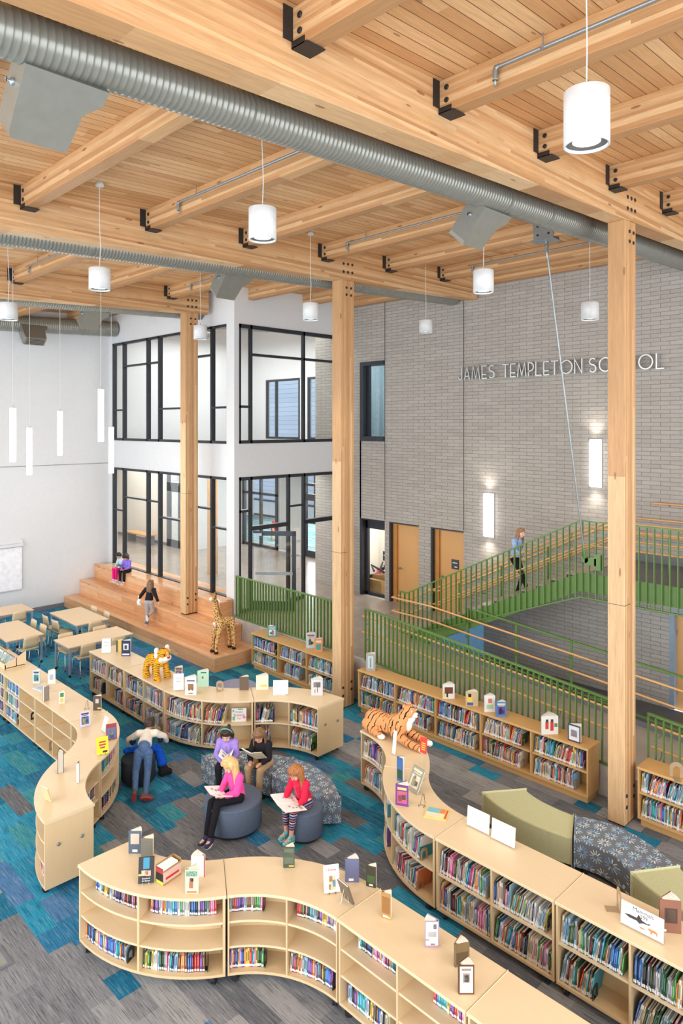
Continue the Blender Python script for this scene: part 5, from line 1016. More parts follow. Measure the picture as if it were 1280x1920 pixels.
def sign(lab, x0, y0, x1, y1, rz=0.0, lines=(), stem=False, col=None, z=HT, wh=None):
    q, w, h = fit(x0, y0, x1, y1, z); w, h = wh or (w, h); t = thing('sign_holder', lab, 'sign', (q.x, q.y, z+.001), CAMR+rz, None); T = Rx(-.1)
    MB().box(-w/2-.004, -.003, .0, w/2+.004, .005, h+.002, mt=T).box(-w/2, -.04, 0, w/2, .05, .003).build('acrylic_holder', M['acryl'], t); z0 = h*.62 if stem else .012
    p = MB().box(-w/2, -.0046, z0, w/2, -.0034, h, mt=T).build('printed_sheet', col or M['paper'], t)
    for (s, sz, fx_, fz) in lines: lettering(s, sz, t, tuple(T @ V((fx_*w, -.0055, h*fz))), (PI/2-.1, 0, 0), M['ink'])
    return t, w, h, T
sign('white printed notice on the bookcase nearest the tables', 191, 1199, 207, 1226, .2, [('Reading', .03, 0, .72), ('Corner', .03, 0, .5)]); sign('white printed notice beside the standing tiger', 325, 1265, 344, 1296, .1, [('Picture', .03, 0, .72), ('Books', .03, 0, .52)]); sign('blank white sheet in a holder on the inward middle curve', 512, 1277, 540, 1304, .05)
sign('white sheet seen edge-on beside the lying tiger', 733, 1372, 743, 1416, -1.0); sign('first blank white sign on the straight right bookcase', 874, 1512, 917, 1558, -.79, wh=(.325, .245)); sign('second blank white sign on the straight right bookcase', 921, 1536, 964, 1583, -.79, wh=(.325, .245))
t, w, h, T = sign('red card raised in a clear holder at the lying tiger\'s paws', 783, 1386, 798, 1462, -.7, (), True, plain('red_card', rgb(214, 52, 36), .5)); b = MB()
for k in range(4): b.box(-w*.3, -.006, h*(.7+.05*k), w*.3, -.0047, h*(.72+.05*k), mt=T)
b.build('lettering', plain('yellow_ink', rgb(240, 196, 60), .6), t)
t, w, h, T = sign('Mammals sign picturing an orca and a tiger cub', 1171, 1697, 1234, 1752, -.79, [('Mammals', .055, .02, .78), ('599', .05, .04, .6)], wh=(.42, .235))
b = MB(); T2 = T @ Tr(0, -.006, 0)
for (pts, mi) in (([(-.42, .5), (-.3, .55), (-.12, .55), (-.08, .72), (0, .54), (.12, .5), (.2, .56), (.17, .47), (.02, .44), (-.06, .36), (-.12, .43), (-.3, .42)], 0), ([(.2, .36), (.3, .38), (.36, .33), (.37, .2), (.34, .2), (.33, .27), (.24, .26), (.24, .17), (.21, .17), (.2, .26), (.14, .3), (.16, .37)], 1), ([(-.06, .26), (.05, .27), (.1, .22), (-.04, .2)], 1)):
    b.add([(x*w, 0, z*h) for x, z in pts], [tuple(range(len(pts)))], mi, False, None, T2)
b.build('animal_pictures', [plain('orca_ink', rgb(60, 56, 54), .6), plain('orange_print', rgb(206, 130, 74), .6)], t)
q = at(1160, 1706, HT); bookend((q.x, q.y, HT), -.9, 'white-grey bookend standing beside the Mammals sign', False, 1.5); q = at(412, 1294, HT); bookend((q.x, q.y, HT), .7, 'tan bookend alone on top of the outward-curved middle bookcase', False, 1.2); q = at(1268, 1458, Wz); bookend((q.x, q.y, Wz), .5, 'tan bookend on top of the oak bookcase at the right edge', False, 1.5)
# board leaning on the shelf
o, a = mid_shelf('M2', 1, 0, .74, .12); t = thing('science_board', 'white Simple Science Fun book propped on a shelf', 'book', tuple(o), a, None); T = Rx(-.14)
b = MB(); b.box(-.135, -.006, 0, .135, 0, .235, 0, rgb(226, 226, 220), T); b.box(-.12, -.0068, .02, -.07, -.0058, .09, 0, rgb(110, 180, 130), T).box(.07, -.0068, .05, .12, -.0058, .1, 0, rgb(226, 130, 170), T).box(-.12, -.0068, .17, -.09, -.0058, .21, 0, rgb(120, 170, 190), T).box(-.02, -.0068, .21, .07, -.0058, .222, 0, rgb(60, 60, 64), T).build('cover', M['book'], t)
for s, sz, zz, m in (('Simple', .05, .155, plain('green_ink2', rgb(70, 140, 90), .6)), ('Science', .068, .095, plain('red_ink', rgb(190, 40, 40), .6)), ('Fun', .05, .04, plain('red_ink', rgb(190, 40, 40), .6))): lettering(s, sz, t, tuple(T @ V((0, -.0075, zz))), (PI/2-.14, 0, 0), m)
# cardboard box of paperbacks
q, w, h = fit(297, 1592, 334, 1651, HT); M['card'] = plain('brown_cardboard', rgb(168, 132, 84), .8)
t = thing('cardboard_box', 'small cardboard box holding a row of red-spined paperbacks', 'box', (q.x+.02, q.y+.03, HT), CAMR+.95)
T = MX.Identity(4); L_, D_, Hh = .25, .13, .19
MB().box(-L_/2, -D_/2, 0, L_/2, D_/2, .003).box(-L_/2, D_/2-.003, 0, L_/2, D_/2, Hh).box(L_/2-.003, -D_/2, 0, L_/2, D_/2, Hh).box(-L_/2, -D_/2, 0, L_/2, -D_/2+.003, .16).build('carton', M['card'], t); MB().box(-L_/2, -D_/2-.001, .02, L_/2, -D_/2, .14).build('printed_panel', plain('pink_print', rgb(214, 180, 170), .7), t)
MB().box(-L_/2+.03, -D_/2-.002, .05, L_/2-.03, -D_/2-.001, .075).build('lettering', plain('red_ink', rgb(190, 40, 40), .6), t)
for k in range(7):
    o = thing('paperback', '%s red and white paperback from the left in the cardboard box' % ordw(k+1), 'book', (0, 0, 0), 0, 'paperbacks in the cardboard box'); base = Tr(q.x+.02, q.y+.03, HT) @ Rz(CAMR+.95)
    P = base @ V((-L_/2-.002, D_/2-.012-k*.0165, .004)); o.location = P; o.rotation_euler = (0, 0, CAMR+.95)
    MB().box(0, -.014, 0, .21, 0, .175).build('pages', M['paper'], o); MB().box(-.002, -.0145, 0, 0, .0005, .176, 0, rgb(40, 38, 40)).box(-.003, -.0145, .12, -.002, .0005, .17, 0, PAL['red']).box(-.003, -.0145, .0, -.002, .0005, .035, 0, PAL['yellow'] if k % 2 else rgb(180, 210, 60)).build('spine', M['book'], o)
# sloping book trough at the far left
q = at(30, 1262, HT); t = thing('book_trough', 'sloping wooden trough of thin books on the left row', 'book trough', (5.35, 15.75, HT)); Y0, Y1 = 15.05-15.75, 16.6-15.75
for y in (Y0, Y1):
    b = MB(); b.add([(-.22, y, 0), (.2, y, 0), (.2, y, .3), (.05, y, .22), (-.22, y, .12)]+[(-.22, y+.018, 0), (.2, y+.018, 0), (.2, y+.018, .3), (.05, y+.018, .22), (-.22, y+.018, .12)], [(0, 1, 2, 3, 4), (9, 8, 7, 6, 5)]+[(i, 5+i, 5+(i+1) % 5, (i+1) % 5) for i in range(5)]); b.build('end_panel', M['maple'], t)
MB().box(-.2, Y0, .02, .18, Y1, .035).box(.0, Y0, .03, .015, Y1, .22).box(-.22, Y0, 0, -.205, Y1, .1).build('tray', M['maple'], t)
y = Y0+.03; k = 0
while y < Y1-.03:
    k += 1; th = RND.uniform(.018, .034); cn = RND.choice(['pale blue', 'white', 'teal', 'pale blue', 'green', 'white', 'cream', 'pink']); o = bpy.data.objects.new('shelf_book', book_tpl(cn)); COL.objects.link(o)
    o.matrix_world = Tr(5.35-.17, 15.75+y+th, HT+.037) @ Rz(-PI/2) @ Rx(-.5) @ Sc(th, .15, .22); tag(o, '%s thin book, %s from the near end of the sloping trough' % (cn, ordw(k)), 'book', 'thin books in the trough'); y += th*1.1
# ================================================================ PEOPLE
def remesh(mb, name, mats, parent, vox=.009, smooth=4, label=None, disp=None, fac=.5):
    me = mb.mesh('tmp'); o = bpy.data.objects.new('tmp', me); COL.objects.link(o)
    r = o.modifiers.new('r', 'REMESH'); r.mode = 'VOXEL'; r.voxel_size = vox; r.use_smooth_shade = True
    s = o.modifiers.new('s', 'SMOOTH'); s.iterations = smooth; s.factor = fac
    if disp:
        tx = bpy.data.textures.new('folds', 'CLOUDS'); tx.noise_scale = disp[1]; d = o.modifiers.new('d', 'DISPLACE'); d.texture = tx; d.strength = disp[0]; d.mid_level = .5; d.texture_coords = 'LOCAL'
    dg = bpy.context.evaluated_depsgraph_get(); m2 = bpy.data.meshes.new_from_object(o.evaluated_get(dg)); bpy.data.objects.remove(o); bpy.data.meshes.remove(me)
    m2.name = name; m2.materials.clear()
    for m in (mats if isinstance(mats, (list, tuple)) else [mats]): m2.materials.append(m)
    m2.polygons.foreach_set('use_smooth', [True]*len(m2.polygons))
    q = bpy.data.objects.new(name, m2); COL.objects.link(q); q.parent = parent
    if label: q['label'] = label
    return q
SKIN = {'fair': plain('fair_skin', rgb(232, 186, 160), .5, var=.04), 'tan': plain('tan_skin', rgb(206, 152, 120), .5, var=.04), 'rosy': plain('rosy_skin', rgb(230, 170, 150), .5, var=.04)}
def hairmat(name, a, b_): 
    n = NT(name); g = n.noise(n.scale(n.obj(), 60, 60, 5), 1.5, 3)[0]; return n.done(n.ramp(g, [(.35, rgb(*a)), (.68, rgb(*b_))]), .45, 0, .4)
def stripes(name, cols, f, axis=2):
    n = NT(name); P = n.xyz(n.obj()); k = n.math('FRACT', n.math('MULTIPLY', P[axis], f)); m = n.ramp(k, [(i/len(cols), c) for i, c in enumerate(cols)])
    m.node.color_ramp.interpolation = 'CONSTANT'; return n.done(m, .8, 0, .2)
def V3(*a): return V(a)
def hand(b, w, d, nrm, side, s=1.0, curl=.5):      # palm, four bent fingers of unequal length, thumb from the palm's side
    d = d.normalized(); x = d.cross(nrm).normalized()*side; n = x.cross(d).normalized()*side; R = .0075*s
    pc = w+d*.034*s; b.cap(w, pc, .017*s, .02*s, 8)
    for q in (-.014, 0, .014): b.cap(w+d*.012*s+x*q*.7*s, w+d*.055*s+x*q*s, .011*s, .0105*s, 8)
    for i, (q, L) in enumerate(((-.021, .038), (-.007, .046), (.007, .043), (.021, .032))):
        a = w+d*.056*s+x*q*s; m = a+(d*math.cos(curl*.5)+n*-math.sin(curl*.5))*L*.55*s; e = m+(d*math.cos(curl*1.5)+n*-math.sin(curl*1.5))*L*.5*s
        b.cap(a, m, R, R*.95, 7); b.cap(m, e, R*.95, R*.8, 7)
    a = w+d*.02*s-x*.02*s; m = a+(d*.5-x*.8-n*.2).normalized()*.028*s; b.cap(a, m, R*1.15, R, 7); b.cap(m, m+(d*.9-x*.25-n*.3).normalized()*.024*s, R, R*.85, 7)
def person(lab, loc, rz, J, skin, hair, top, pants, shoes, s=1.0, hp=.5, hy=0.0, hstyle='long', topdisp=.012, sole='white', shortsleeve=False, pants_to=1.0, sockm=None, bandm=None, curl=.5, collar=True, hairlen=.24, roll=0.0, hem=0.0):
    t = thing('person', lab, 'person', loc, rz); sk = SKIN[skin]; J = {k: V(v)*s for k, v in J.items()}; b = MB()
    pel, ch, hd = J['pel'], J['ch'], J['hd']; r = s
    # body: one continuous skin
    b.cap(pel, pel*.5+ch*.5, .082*r, .078*r); b.cap(pel*.5+ch*.5, ch, .078*r, .072*r); b.cap(J['sL'], J['sR'], .046*r, .046*r); b.cap(J['hL'], J['hR'], .062*r, .062*r)
    HM = Tr(*hd) @ Rz(hy) @ Ry(roll) @ Rx(-hp); b.cap(ch+(J['sL']+J['sR']-ch*2)*.5*.6, hd-V((0, 0, .04*r)), .034*r, .032*r)
    b.ell((0, -.006*r, .016*r), (.072*r, .088*r, .086*r), 18, 12, mt=HM); b.ell((0, .026*r, -.05*r), (.048*r, .052*r, .05*r), 14, 9, mt=HM); b.ell((0, .088*r, -.018*r), (.011*r, .016*r, .013*r), 10, 7, mt=HM); b.cap((0, .08*r, .012*r), (0, .09*r, -.014*r), .007*r, .009*r, 8, mt=HM)
    for q in (-1, 1): b.ell((q*.036*r, .058*r, -.032*r), (.022*r, .02*r, .02*r), 10, 7, mt=HM); b.ell((q*.074*r, -.006*r, -.012*r), (.011*r, .018*r, .025*r), 10, 7, mt=HM)
    b.cap((-.018*r, .076*r, -.052*r), (.018*r, .076*r, -.052*r), .007*r, .007*r, 8, mt=HM)
    for q, hs in (('L', -1), ('R', 1)):
        b.cap(J['s'+q], J['e'+q], .034*r, .029*r); b.cap(J['e'+q], J['w'+q], .028*r, .019*r); hand(b, J['w'+q], J.get('f'+q, J['w'+q]-J['e'+q]), J.get('n'+q, V((0, 0, 1))), hs, r*1.02, curl)
        b.cap(J['h'+q], J['k'+q], .062*r, .044*r); b.cap(J['k'+q], J['a'+q], .044*r, .03*r); f = J.get('t'+q, V((0, .1, 0))).normalized()*.1*r; b.cap(J['a'+q]-V((0, 0, .03*r)), J['a'+q]+f-V((0, 0, .035*r)), .03*r, .022*r)
    body = remesh(b, 'body', sk, t, .0072, 3)
    EM = [plain('eye_white', rgb(236, 232, 228), .3), plain('dark_iris', rgb(44, 30, 24), .3)]
    for q in (-1, 1):
        MB().ell((q*.03*r, .0755*r, .006*r), (.0115*r, .005*r, .0048*r), 10, 7, 0, None, HM).ell((q*.03*r, .0795*r, .005*r), (.0065*r, .0045*r, .0046*r), 8, 6, 1, None, HM).build('eye', EM, body)
        MB().cap((q*.018*r, .081*r, .026*r), (q*.043*r, .073*r, .027*r), .0033*r, .003*r, 6, 0, None, HM).build('eyebrow', hair, body)
    MB().cap((-.016*r, .083*r, -.053*r), (.016*r, .083*r, -.053*r), .0042*r, .0042*r, 8, 0, None, HM).build('mouth', plain('lips', rgb(186, 96, 92), .5), body)
    # clothing follows the joints
    b = MB(); (b.tube([pel.lerp(ch, hem), pel*.5+ch*.5], [.112*r, .100*r], 18) if hem else b.cap(pel+V((0, 0, -.02*r)), pel*.5+ch*.5, .104*r, .100*r)); b.cap(pel*.5+ch*.5, ch, .101*r, .088*r); b.cap(J['sL'], J['sR'], .061*r, .061*r)
    if not hem: b.cap(J['hL'].lerp(pel, .5), J['hR'].lerp(pel, .5), .092*r, .092*r)
    for q in 'LR':
        b.cap(J['s'+q], J['e'+q], .056*r, .049*r); we = J['e'+q].lerp(J['w'+q], .12 if shortsleeve else .86); b.cap(J['e'+q], we, .048*r, .038*r if not shortsleeve else .042*r)
    if collar:
        nk = ch.lerp(hd, .42)
        for i in range(10): a = 2*PI*i/10; b.cap(nk+V((math.cos(a)*.05*r, math.sin(a)*.05*r-.008, -.004)), nk+V((math.cos(a+.63)*.05*r, math.sin(a+.63)*.05*r-.008, -.004)), .019*r, .019*r, 7)
    jk = remesh(b, 'jacket' if collar else 'top', top, t, .010, 4, disp=(topdisp, .06))
    z = MB(); fr = J.get('front', V((0, 1, 0))).normalized(); z.tube([pel+fr*.106*r, pel.lerp(ch, .5)+fr*.104*r, ch+fr*.09*r], .004*r, 6)
    if collar: z.build('zip', plain('zip_tape', rgb(150, 140, 160), .5), jk)
    b = MB(); b.cap(J['hL'], J['hR'], .076*r, .076*r); b.cap(pel, pel+(ch-pel).normalized()*.05*r, .09*r, .088*r)
    for q in 'LR':
        b.cap(J['h'+q], J['k'+q], .074*r, .055*r); e2 = J['k'+q].lerp(J['a'+q], pants_to*.93); b.cap(J['k'+q], e2, .054*r, .042*r)
    remesh(b, 'trousers', pants, t, .010, 4, disp=(.006, .05))
    for q in 'LR':
        f = J.get('t'+q, V((0, .1, 0))).normalized(); a = J['a'+q]; up = J.get('u'+q, V((0, 0, 1))).normalized(); b = MB(); hl = a-up*.045*r-f*.03*r; toe = a-up*.05*r+f*.11*r
        b.cap(hl, toe, .036*r, .032*r); b.cap(hl+up*.03*r, hl+f*.06*r+up*.025*r, .034*r, .03*r); b.cap(a-up*.015*r, a+up*.0*r, .036*r, .035*r)
        sh = remesh(b, 'shoe', shoes, t, .008, 3); x = f.cross(up).normalized(); s2 = MB(); o_ = hl-f*.035*r-up*.04*r; pts = []
        for i in range(16):
            an = 2*PI*i/16; L = .094*r; pts.append(o_+f*(L+L*math.cos(an))+x*(.036*r*math.sin(an)*(1.08 if math.cos(an) > 0 else .9)))
        s2.hexa([tuple(p) for p in pts], [tuple(p+up*.022*r) for p in pts]); s2.build('sole', plain('sole_'+sole, {'white': rgb(236, 236, 236), 'red': rgb(160, 62, 66), 'dark': rgb(60, 60, 64)}[sole], .6), sh)
        l = MB()
        for i in range(3): c = a+f*(.045+.018*i)*r-up*(.012+.007*i)*r; l.cap(c-x*.016*r, c+x*.016*r, .005*r, .005*r, 6)
        l.build('laces', M['paper'] if sole != 'red' else M['ink'], sh)
        if sockm: MB().cap(a-up*.01*r, a+(J['k'+q]-a).normalized()*.05*r, .036*r, .036*r).build('sock', sockm, t)
    # hair: cap plus strands
    b = MB(); b.ell((0, -.016*r, .03*r), (.081*r, .088*r, .086*r), 18, 12, mt=HM)
    R2 = random.Random(lab); Hn = HM.to_3x3()
    if hstyle == 'short':
        for i in range(26): a = PI*(.95+1.1*i/25); b.cap(HM @ V((.076*r*math.cos(a), .084*r*math.sin(a)*.9-.012*r, .01*r)), HM @ V((.074*r*math.cos(a), .082*r*math.sin(a)*.9-.012*r, -.03*r)), .012*r, .008*r, 6)
    else:
        for i in range(34):
            a = PI*(.93+1.14*i/33); p0 = HM @ V((.07*r*math.cos(a), .076*r*math.sin(a)-.012*r, .045*r)); p1 = HM @ V((.082*r*math.cos(a), .09*r*math.sin(a)-.01*r, -.03*r))
            L = hairlen*r*(.75+.35*R2.random())*(1 if hstyle == 'long' else .3); p2 = p1+V((0, 0, -L*.5))+Hn @ V((math.cos(a)*.012*r, -.02*r, 0)); p3 = p2+V((0, 0, -L*.5))+Hn @ V((R2.uniform(-.012, .012), -.012*r, 0))
            b.cap(p0, p1, .017*r, .018*r, 7); b.cap(p1, p2, .018*r, .016*r, 7); b.cap(p2, p3, .016*r, .007*r, 7)
        if hstyle == 'pony': p = HM @ V((0, -.09*r, .03*r)); b.cap(p, p+Hn @ V((0, -.05*r, -.03*r)), .03*r, .032*r); b.cap(p+Hn @ V((0, -.05*r, -.03*r)), p+Hn @ V((0, -.06*r, -.15*r)), .03*r, .012*r)
    for i in range(9): a = PI*(.1+.8*i/8); b.cap(HM @ V((.05*r*math.cos(a), .045*r*math.sin(a)-.0*r, .095*r)), HM @ V((.078*r*math.cos(a), .062*r*math.sin(a), .05*r)), .02*r, .014*r, 7)
    hr = remesh(b, 'hair', hair, t, .0075, 2, disp=(.008, .018))
    if bandm: MB().tube([HM @ V((.086*r*math.cos(PI*i/12), -.02*r, .028*r+.092*r*math.sin(PI*i/12))) for i in range(13)], .011*r, 8).build('hair_band', bandm, hr)
    return t
def sit(dz=0.0, lean=.06, kn=.3, kz=.0, drop=.42, wx=.07, wy=.27, wz=.17, feet=(0, 0), spread=.075):
    h = .07
    return dict(pel=(0, 0, h+.03), ch=(0, lean, .33), hd=(0, lean+.07, .50), sL=(-.115, lean-.005, .355), sR=(.115, lean-.005, .355), eL=(-.155, lean+.06, .19), eR=(.155, lean+.06, .19), wL=(-wx, wy-.03, wz), wR=(wx, wy-.03, wz), fL=(.35, .9, -.1), fR=(-.35, .9, -.1),
                hL=(-spread, .02, h), hR=(spread, .02, h), kL=(-spread-.01, kn, h+kz), kR=(spread+.01, kn, h+kz), aL=(-spread, kn+feet[0], h-drop+.09), aR=(spread, kn+feet[1], h-drop+.09))
cloth = lambda n, c, v=.07: plain(n, rgb(*c), .85, 0, v, 30, .15, .25)
HB = hairmat('blonde_hair', (196, 152, 92), (232, 200, 140)); HR = hairmat('auburn_hair', (134, 78, 40), (186, 122, 70)); HD_ = hairmat('dark_brown_hair', (36, 26, 22), (70, 50, 40)); HM_ = hairmat('brown_hair', (84, 58, 40), (150, 112, 80)); HK = hairmat('black_hair', (22, 20, 22), (52, 48, 50))
person('girl in lavender jacket and black leggings reading on the starburst bench', (6.68, 9.42, .45), 2.32, sit(kn=.27, lean=.03, wx=.05, wy=.25, wz=.14), 'fair', HD_, cloth('lavender_fleece', (164, 138, 214)), cloth('black_leggings', (34, 33, 38)), cloth('black_shoe', (50, 48, 54)), 1.06, .62, -.1, 'pony', bandm=plain('teal_headband', rgb(90, 160, 150), .5))
person('girl in black top and khaki trousers holding an open book on the bench', (7.08, 8.98, .45), 1.98, sit(kn=.30, lean=.08, drop=.43, wx=.09, wy=.27, wz=.15, feet=(.02, -.03), spread=.09), 'tan', HM_, cloth('black_jersey', (36, 34, 38)), cloth('khaki_trousers', (176, 146, 112)), cloth('tan_shoe', (150, 130, 110)), 1.1, .75, .15, 'long', collar=False)
o = bpy.data.objects[COL.objects[-1].name]
J = sit(kn=.30, lean=.05, drop=.42, wx=.06, wy=.26, wz=.15); J.update(kL=(-.05, .34, .09), kR=(.08, .35, .05), aL=(-.14, .50, -.27), aR=(.02, .46, -.32), tL=(-.6, .8, .12), tR=(-.1, 1, -.3))
person('blonde girl in a bright pink jacket reading on the large slate stool', (6.16, 8.44, .44), 1.50, J, 'fair', HB, cloth('bright_pink_jacket', (248, 86, 166)), cloth('black_leggings', (34, 33, 38)), cloth('navy_white_shoe', (70, 66, 92), .3), 1.1, .7, -.2, 'long', hairlen=.26)
J = sit(kn=.28, lean=.1, drop=.43, wx=.1, wy=.3, wz=.13); J.update(aL=(-.06, .31, -.27), aR=(.07, .27, -.27), wL=(-.13, .22, .16))
person('girl in a red jacket and striped leggings bent over a large open book', (6.77, 7.63, .44), 1.62, J, 'rosy', HR, cloth('red_jacket', (214, 42, 74)), stripes('striped_leggings', [rgb(40, 40, 74), rgb(214, 196, 190), rgb(40, 40, 74), rgb(196, 110, 120), rgb(46, 44, 80), rgb(150, 160, 190)], 9), plain('rainbow_shoe', rgb(120, 190, 190), .6, var=.35, sc=30), 1.08, .8, -.15, 'long', pants_to=.72)
JB = dict(pel=(0, 0, .60), ch=(0, .27, .70), hd=(.01, .40, .80), sL=(-.13, .27, .71), sR=(.13, .27, .71), eL=(-.29, .33, .60), eR=(.25, .35, .62), wL=(-.33, .44, .47), wR=(.27, .49, .48), fL=(.2, 1, -.1), fR=(-.3, 1, -.1), hL=(-.07, -.02, .54), hR=(.07, -.02, .54), kL=(-.1, -.08, .30), kR=(.08, -.10, .31), aL=(-.06, -.33, .10), aR=(.10, -.36, .085), tL=(-.05, .25, -1), tR=(.75, .25, -.25), uL=(0, 1, .3), uR=(.1, .95, .4), front=(0, .3, -1))
person('boy in a cream jumper and jeans leaning over the charcoal stool', (5.76, 10.50, 0), -.70, JB, 'tan', HD_, stripes('cream_jumper', [rgb(226, 218, 206)]*1, 1) if False else cloth('cream_jumper', (226, 218, 206)), cloth('blue_jeans', (84, 112, 152), .16), cloth('brown_shoe', (110, 84, 70)), 1.08, .35, 0, 'short', sole='red', collar=False, topdisp=.01, hem=.3)
bo = [x for x in COL.objects if x.name.startswith('top')][-1]
b = MB()
for q, (e, w_) in (('L', ((-.29, .33, .60), (-.33, .44, .47))), ('R', ((.25, .35, .62), (.27, .49, .48)))):
    sh_ = V(JB['s'+q]); e = V(e)
    for k in (.62, .78): p0 = sh_.lerp(e, k); p1 = sh_.lerp(e, k+.06); b.tube([p0, p1], .056, 12)
b.build('sleeve_stripes', cloth('navy_stripe', (44, 46, 74)), bo)
b = MB()
for (p, q, r0, r1) in (((6.17, 10.68, .46), (6.28, 10.62, .44), .05, .06), ((6.28, 10.62, .44), (6.33, 10.55, .22), .07, .085), ((6.2, 10.75, .46), (6.35, 10.7, .3), .06, .08), ((6.35, 10.7, .3), (6.38, 10.62, .14), .08, .06), ((5.85, 10.9, .45), (6.2, 10.75, .46), .05, .06)): b.cap(V(p)+V((-.13, .12, 0)), V(q)+V((-.13, .12, 0)), r0, r1)
t = thing('blue_jacket', 'bright blue jacket slipping off the charcoal stool', 'jacket', (6.17, 10.72, 0)); inv = Tr(-6.17, -10.72, 0); b.v = [tuple(inv @ V(v)) for v in b.v]; remesh(b, 'shell', cloth('bright_blue_nylon', (24, 92, 214)), t, .012, 4, disp=(.03, .06))
b = MB()
for (p, q, r0, r1) in (((.06, -.02, .16), (.05, -.1, .08), .06, .07), ((.05, -.1, .08), (.12, -.14, .06), .06, .05), ((0, -.04, .2), (.0, -.1, .06), .05, .06)): b.cap(p, q, r0, r1)
remesh(b, 'fur_lining', plain('black_fur', rgb(20, 20, 22), .9), t, .010, 1, disp=(.03, .02))
def seat_small(dy): j = sit(kn=.28, lean=.06, drop=.42, wx=.07, wy=.24, wz=.13); return j
person('girl in a pale jacket and magenta leggings on the top bleacher step', (10.84, 21.14, 1.275), PI/2+.1, seat_small(0), 'tan', HK, cloth('pale_aqua_jacket', (196, 214, 220)), cloth('magenta_leggings', (226, 30, 124)), cloth('white_grey_shoe', (214, 214, 220), .2), .98, .6, .1, 'short')
person('girl in a purple hooded jacket sharing a book on the top bleacher step', (10.84, 20.76, 1.275), PI/2+.35, seat_small(0), 'tan', HK, cloth('purple_hoodie', (138, 114, 220), .14), cloth('black_leggings', (34, 33, 38)), cloth('white_grey_shoe', (214, 214, 220), .2), .98, .75, .1, 'pony', sockm=cloth('pink_sock', (232, 110, 150)))
JR = dict(pel=(0, 0, .66), ch=(0, .06, .92), hd=(0, .1, 1.09), sL=(-.12, .05, .945), sR=(.12, .05, .945), eL=(-.22, -.02, .80), eR=(.22, -.06, .82), wL=(-.30, .08, .70), wR=(.29, -.06, .66), hL=(-.065, 0, .62), hR=(.065, 0, .62), kL=(-.07, .05, .35), kR=(.07, .10, .36), aL=(-.08, 0.0, .085), aR=(.07, -.2, .30), tL=(-.1, 1, .0), tR=(0, .35, -1), uR=(0, .9, .3))
person('girl in a black jumper and grey trousers running up the bleacher steps', (9.93, 17.80, .36), -.95, JR, 'fair', HM_, cloth('black_jersey', (36, 34, 38)), cloth('pale_grey_trousers', (176, 166, 162)), cloth('grey_shoe', (120, 124, 132)), 1.04, .1, 0, 'long', collar=False, hairlen=.3, hem=.02)
t = thing('paper_sheet', 'crumpled white sheet held by the running girl', 'paper', (9.93, 17.8, .36)); T = Rz(-.95) @ Sc(1.04, 1.04, 1.04); b = MB(); vs = []
for i in range(7):
    for j in range(4): vs.append(T @ V((-.34+.02*math.sin(i*1.3)+.03*(j-1.5), .11+.025*math.sin(i+j), .74-.045*i)))
b.add(vs, [(i*4+j, i*4+j+1, i*4+j+5, i*4+j+4) for i in range(6) for j in range(3)], 0, True); o = b.build('sheet', M['paper'], t); o.modifiers.new('thick', 'SOLIDIFY').thickness = .003
JW = dict(pel=(0, 0, .93), ch=(0, .07, 1.24), hd=(0, .13, 1.44), sL=(-.155, .06, 1.28), sR=(.155, .06, 1.28), eL=(-.2, -.06, 1.06), eR=(.2, .12, 1.05), wL=(-.19, .06, .90), wR=(.16, .30, 1.06), hL=(-.08, 0, .87), hR=(.08, 0, .87), kL=(-.08, .12, .52), kR=(.08, .20, .60), aL=(-.08, -.02, .09), aR=(.08, .33, .27), tL=(0, 1, 0.05), tR=(0, 1, 0.05))
person('woman in a pale denim shirt climbing the green stair', (13.62, 8.30, 2.13), PI, JW, 'fair', hairmat('light_brown_hair', (120, 84, 60), (176, 130, 96)), cloth('pale_denim_shirt', (150, 180, 220), .15), cloth('black_trousers', (32, 31, 36)), cloth('white_trainer', (222, 220, 220)), 1.03, .12, -.2, 'long', collar=False, hairlen=.3, hem=.02)
# open books in the children's hands
def openbook(lab, loc, rz, w=.19, h=.26, tilt=.5, ang=.35, art=0, cov='cream'):
    t = thing('open_book', lab, 'book', loc, rz, 'open books held by children', rx=tilt); b = MB(); c = MB()
    for sg in (-1, 1):
        T = Ry(-sg*ang) if sg > 0 else Ry(ang); x0, x1 = (0, w) if sg > 0 else (-w, 0)
        c.box(x0, -h/2, -.004, x1, h/2, 0, mt=T); b.box(x0*.97, -h/2+.006, 0, x1*.97, h/2-.006, .006+.004*(sg > 0), mt=T)
        r = random.Random(lab+str(sg)); p = MB()
        for i in range(5): a0 = r.uniform(.15, .6); z0 = r.uniform(-.38, .3); p.ell(((x0+x1)/2+(a0-.4)*w*.5, z0*h, .0085+.002*(sg > 0)), (r.uniform(.012, .03), r.uniform(.008, .02), .0016), 8, 4, mt=T)
        for i in range(4): p.box(x0+.02 if sg > 0 else x0+.02, -h*.36-.0+i*.012, .0095, x0+w*.7, -h*.36+.004+i*.012, .0105, mt=T)
        p.build('print', plain('grey_print', rgb(150, 146, 146), .7), t)
    c.build('cover', plain('book_cover_'+cov, PAL[cov], .5), t); b.build('pages', M['paper'], t); return t
openbook('open book held low by the girl in lavender', (6.515, 9.235, .66), 2.32, .15, .21, -.1, .75, cov='blue'); openbook('white open picture book held by the girl in black', (6.77, 8.86, .74), 1.98, .19, .25, .75, .25)
openbook('open picture book resting on the lap of the girl in pink', (5.83, 8.47, .63), 1.50, .2, .27, .3, .2, cov='orange'); openbook('large white open book across the knees of the girl in red', (6.43, 7.60, .60), 1.3, .27, .34, .15, .08); openbook('pale green open book shared by the two girls on the top step', (10.56, 20.88, 1.50), PI/2+.2, .15, .2, .5, .2, cov='teal')
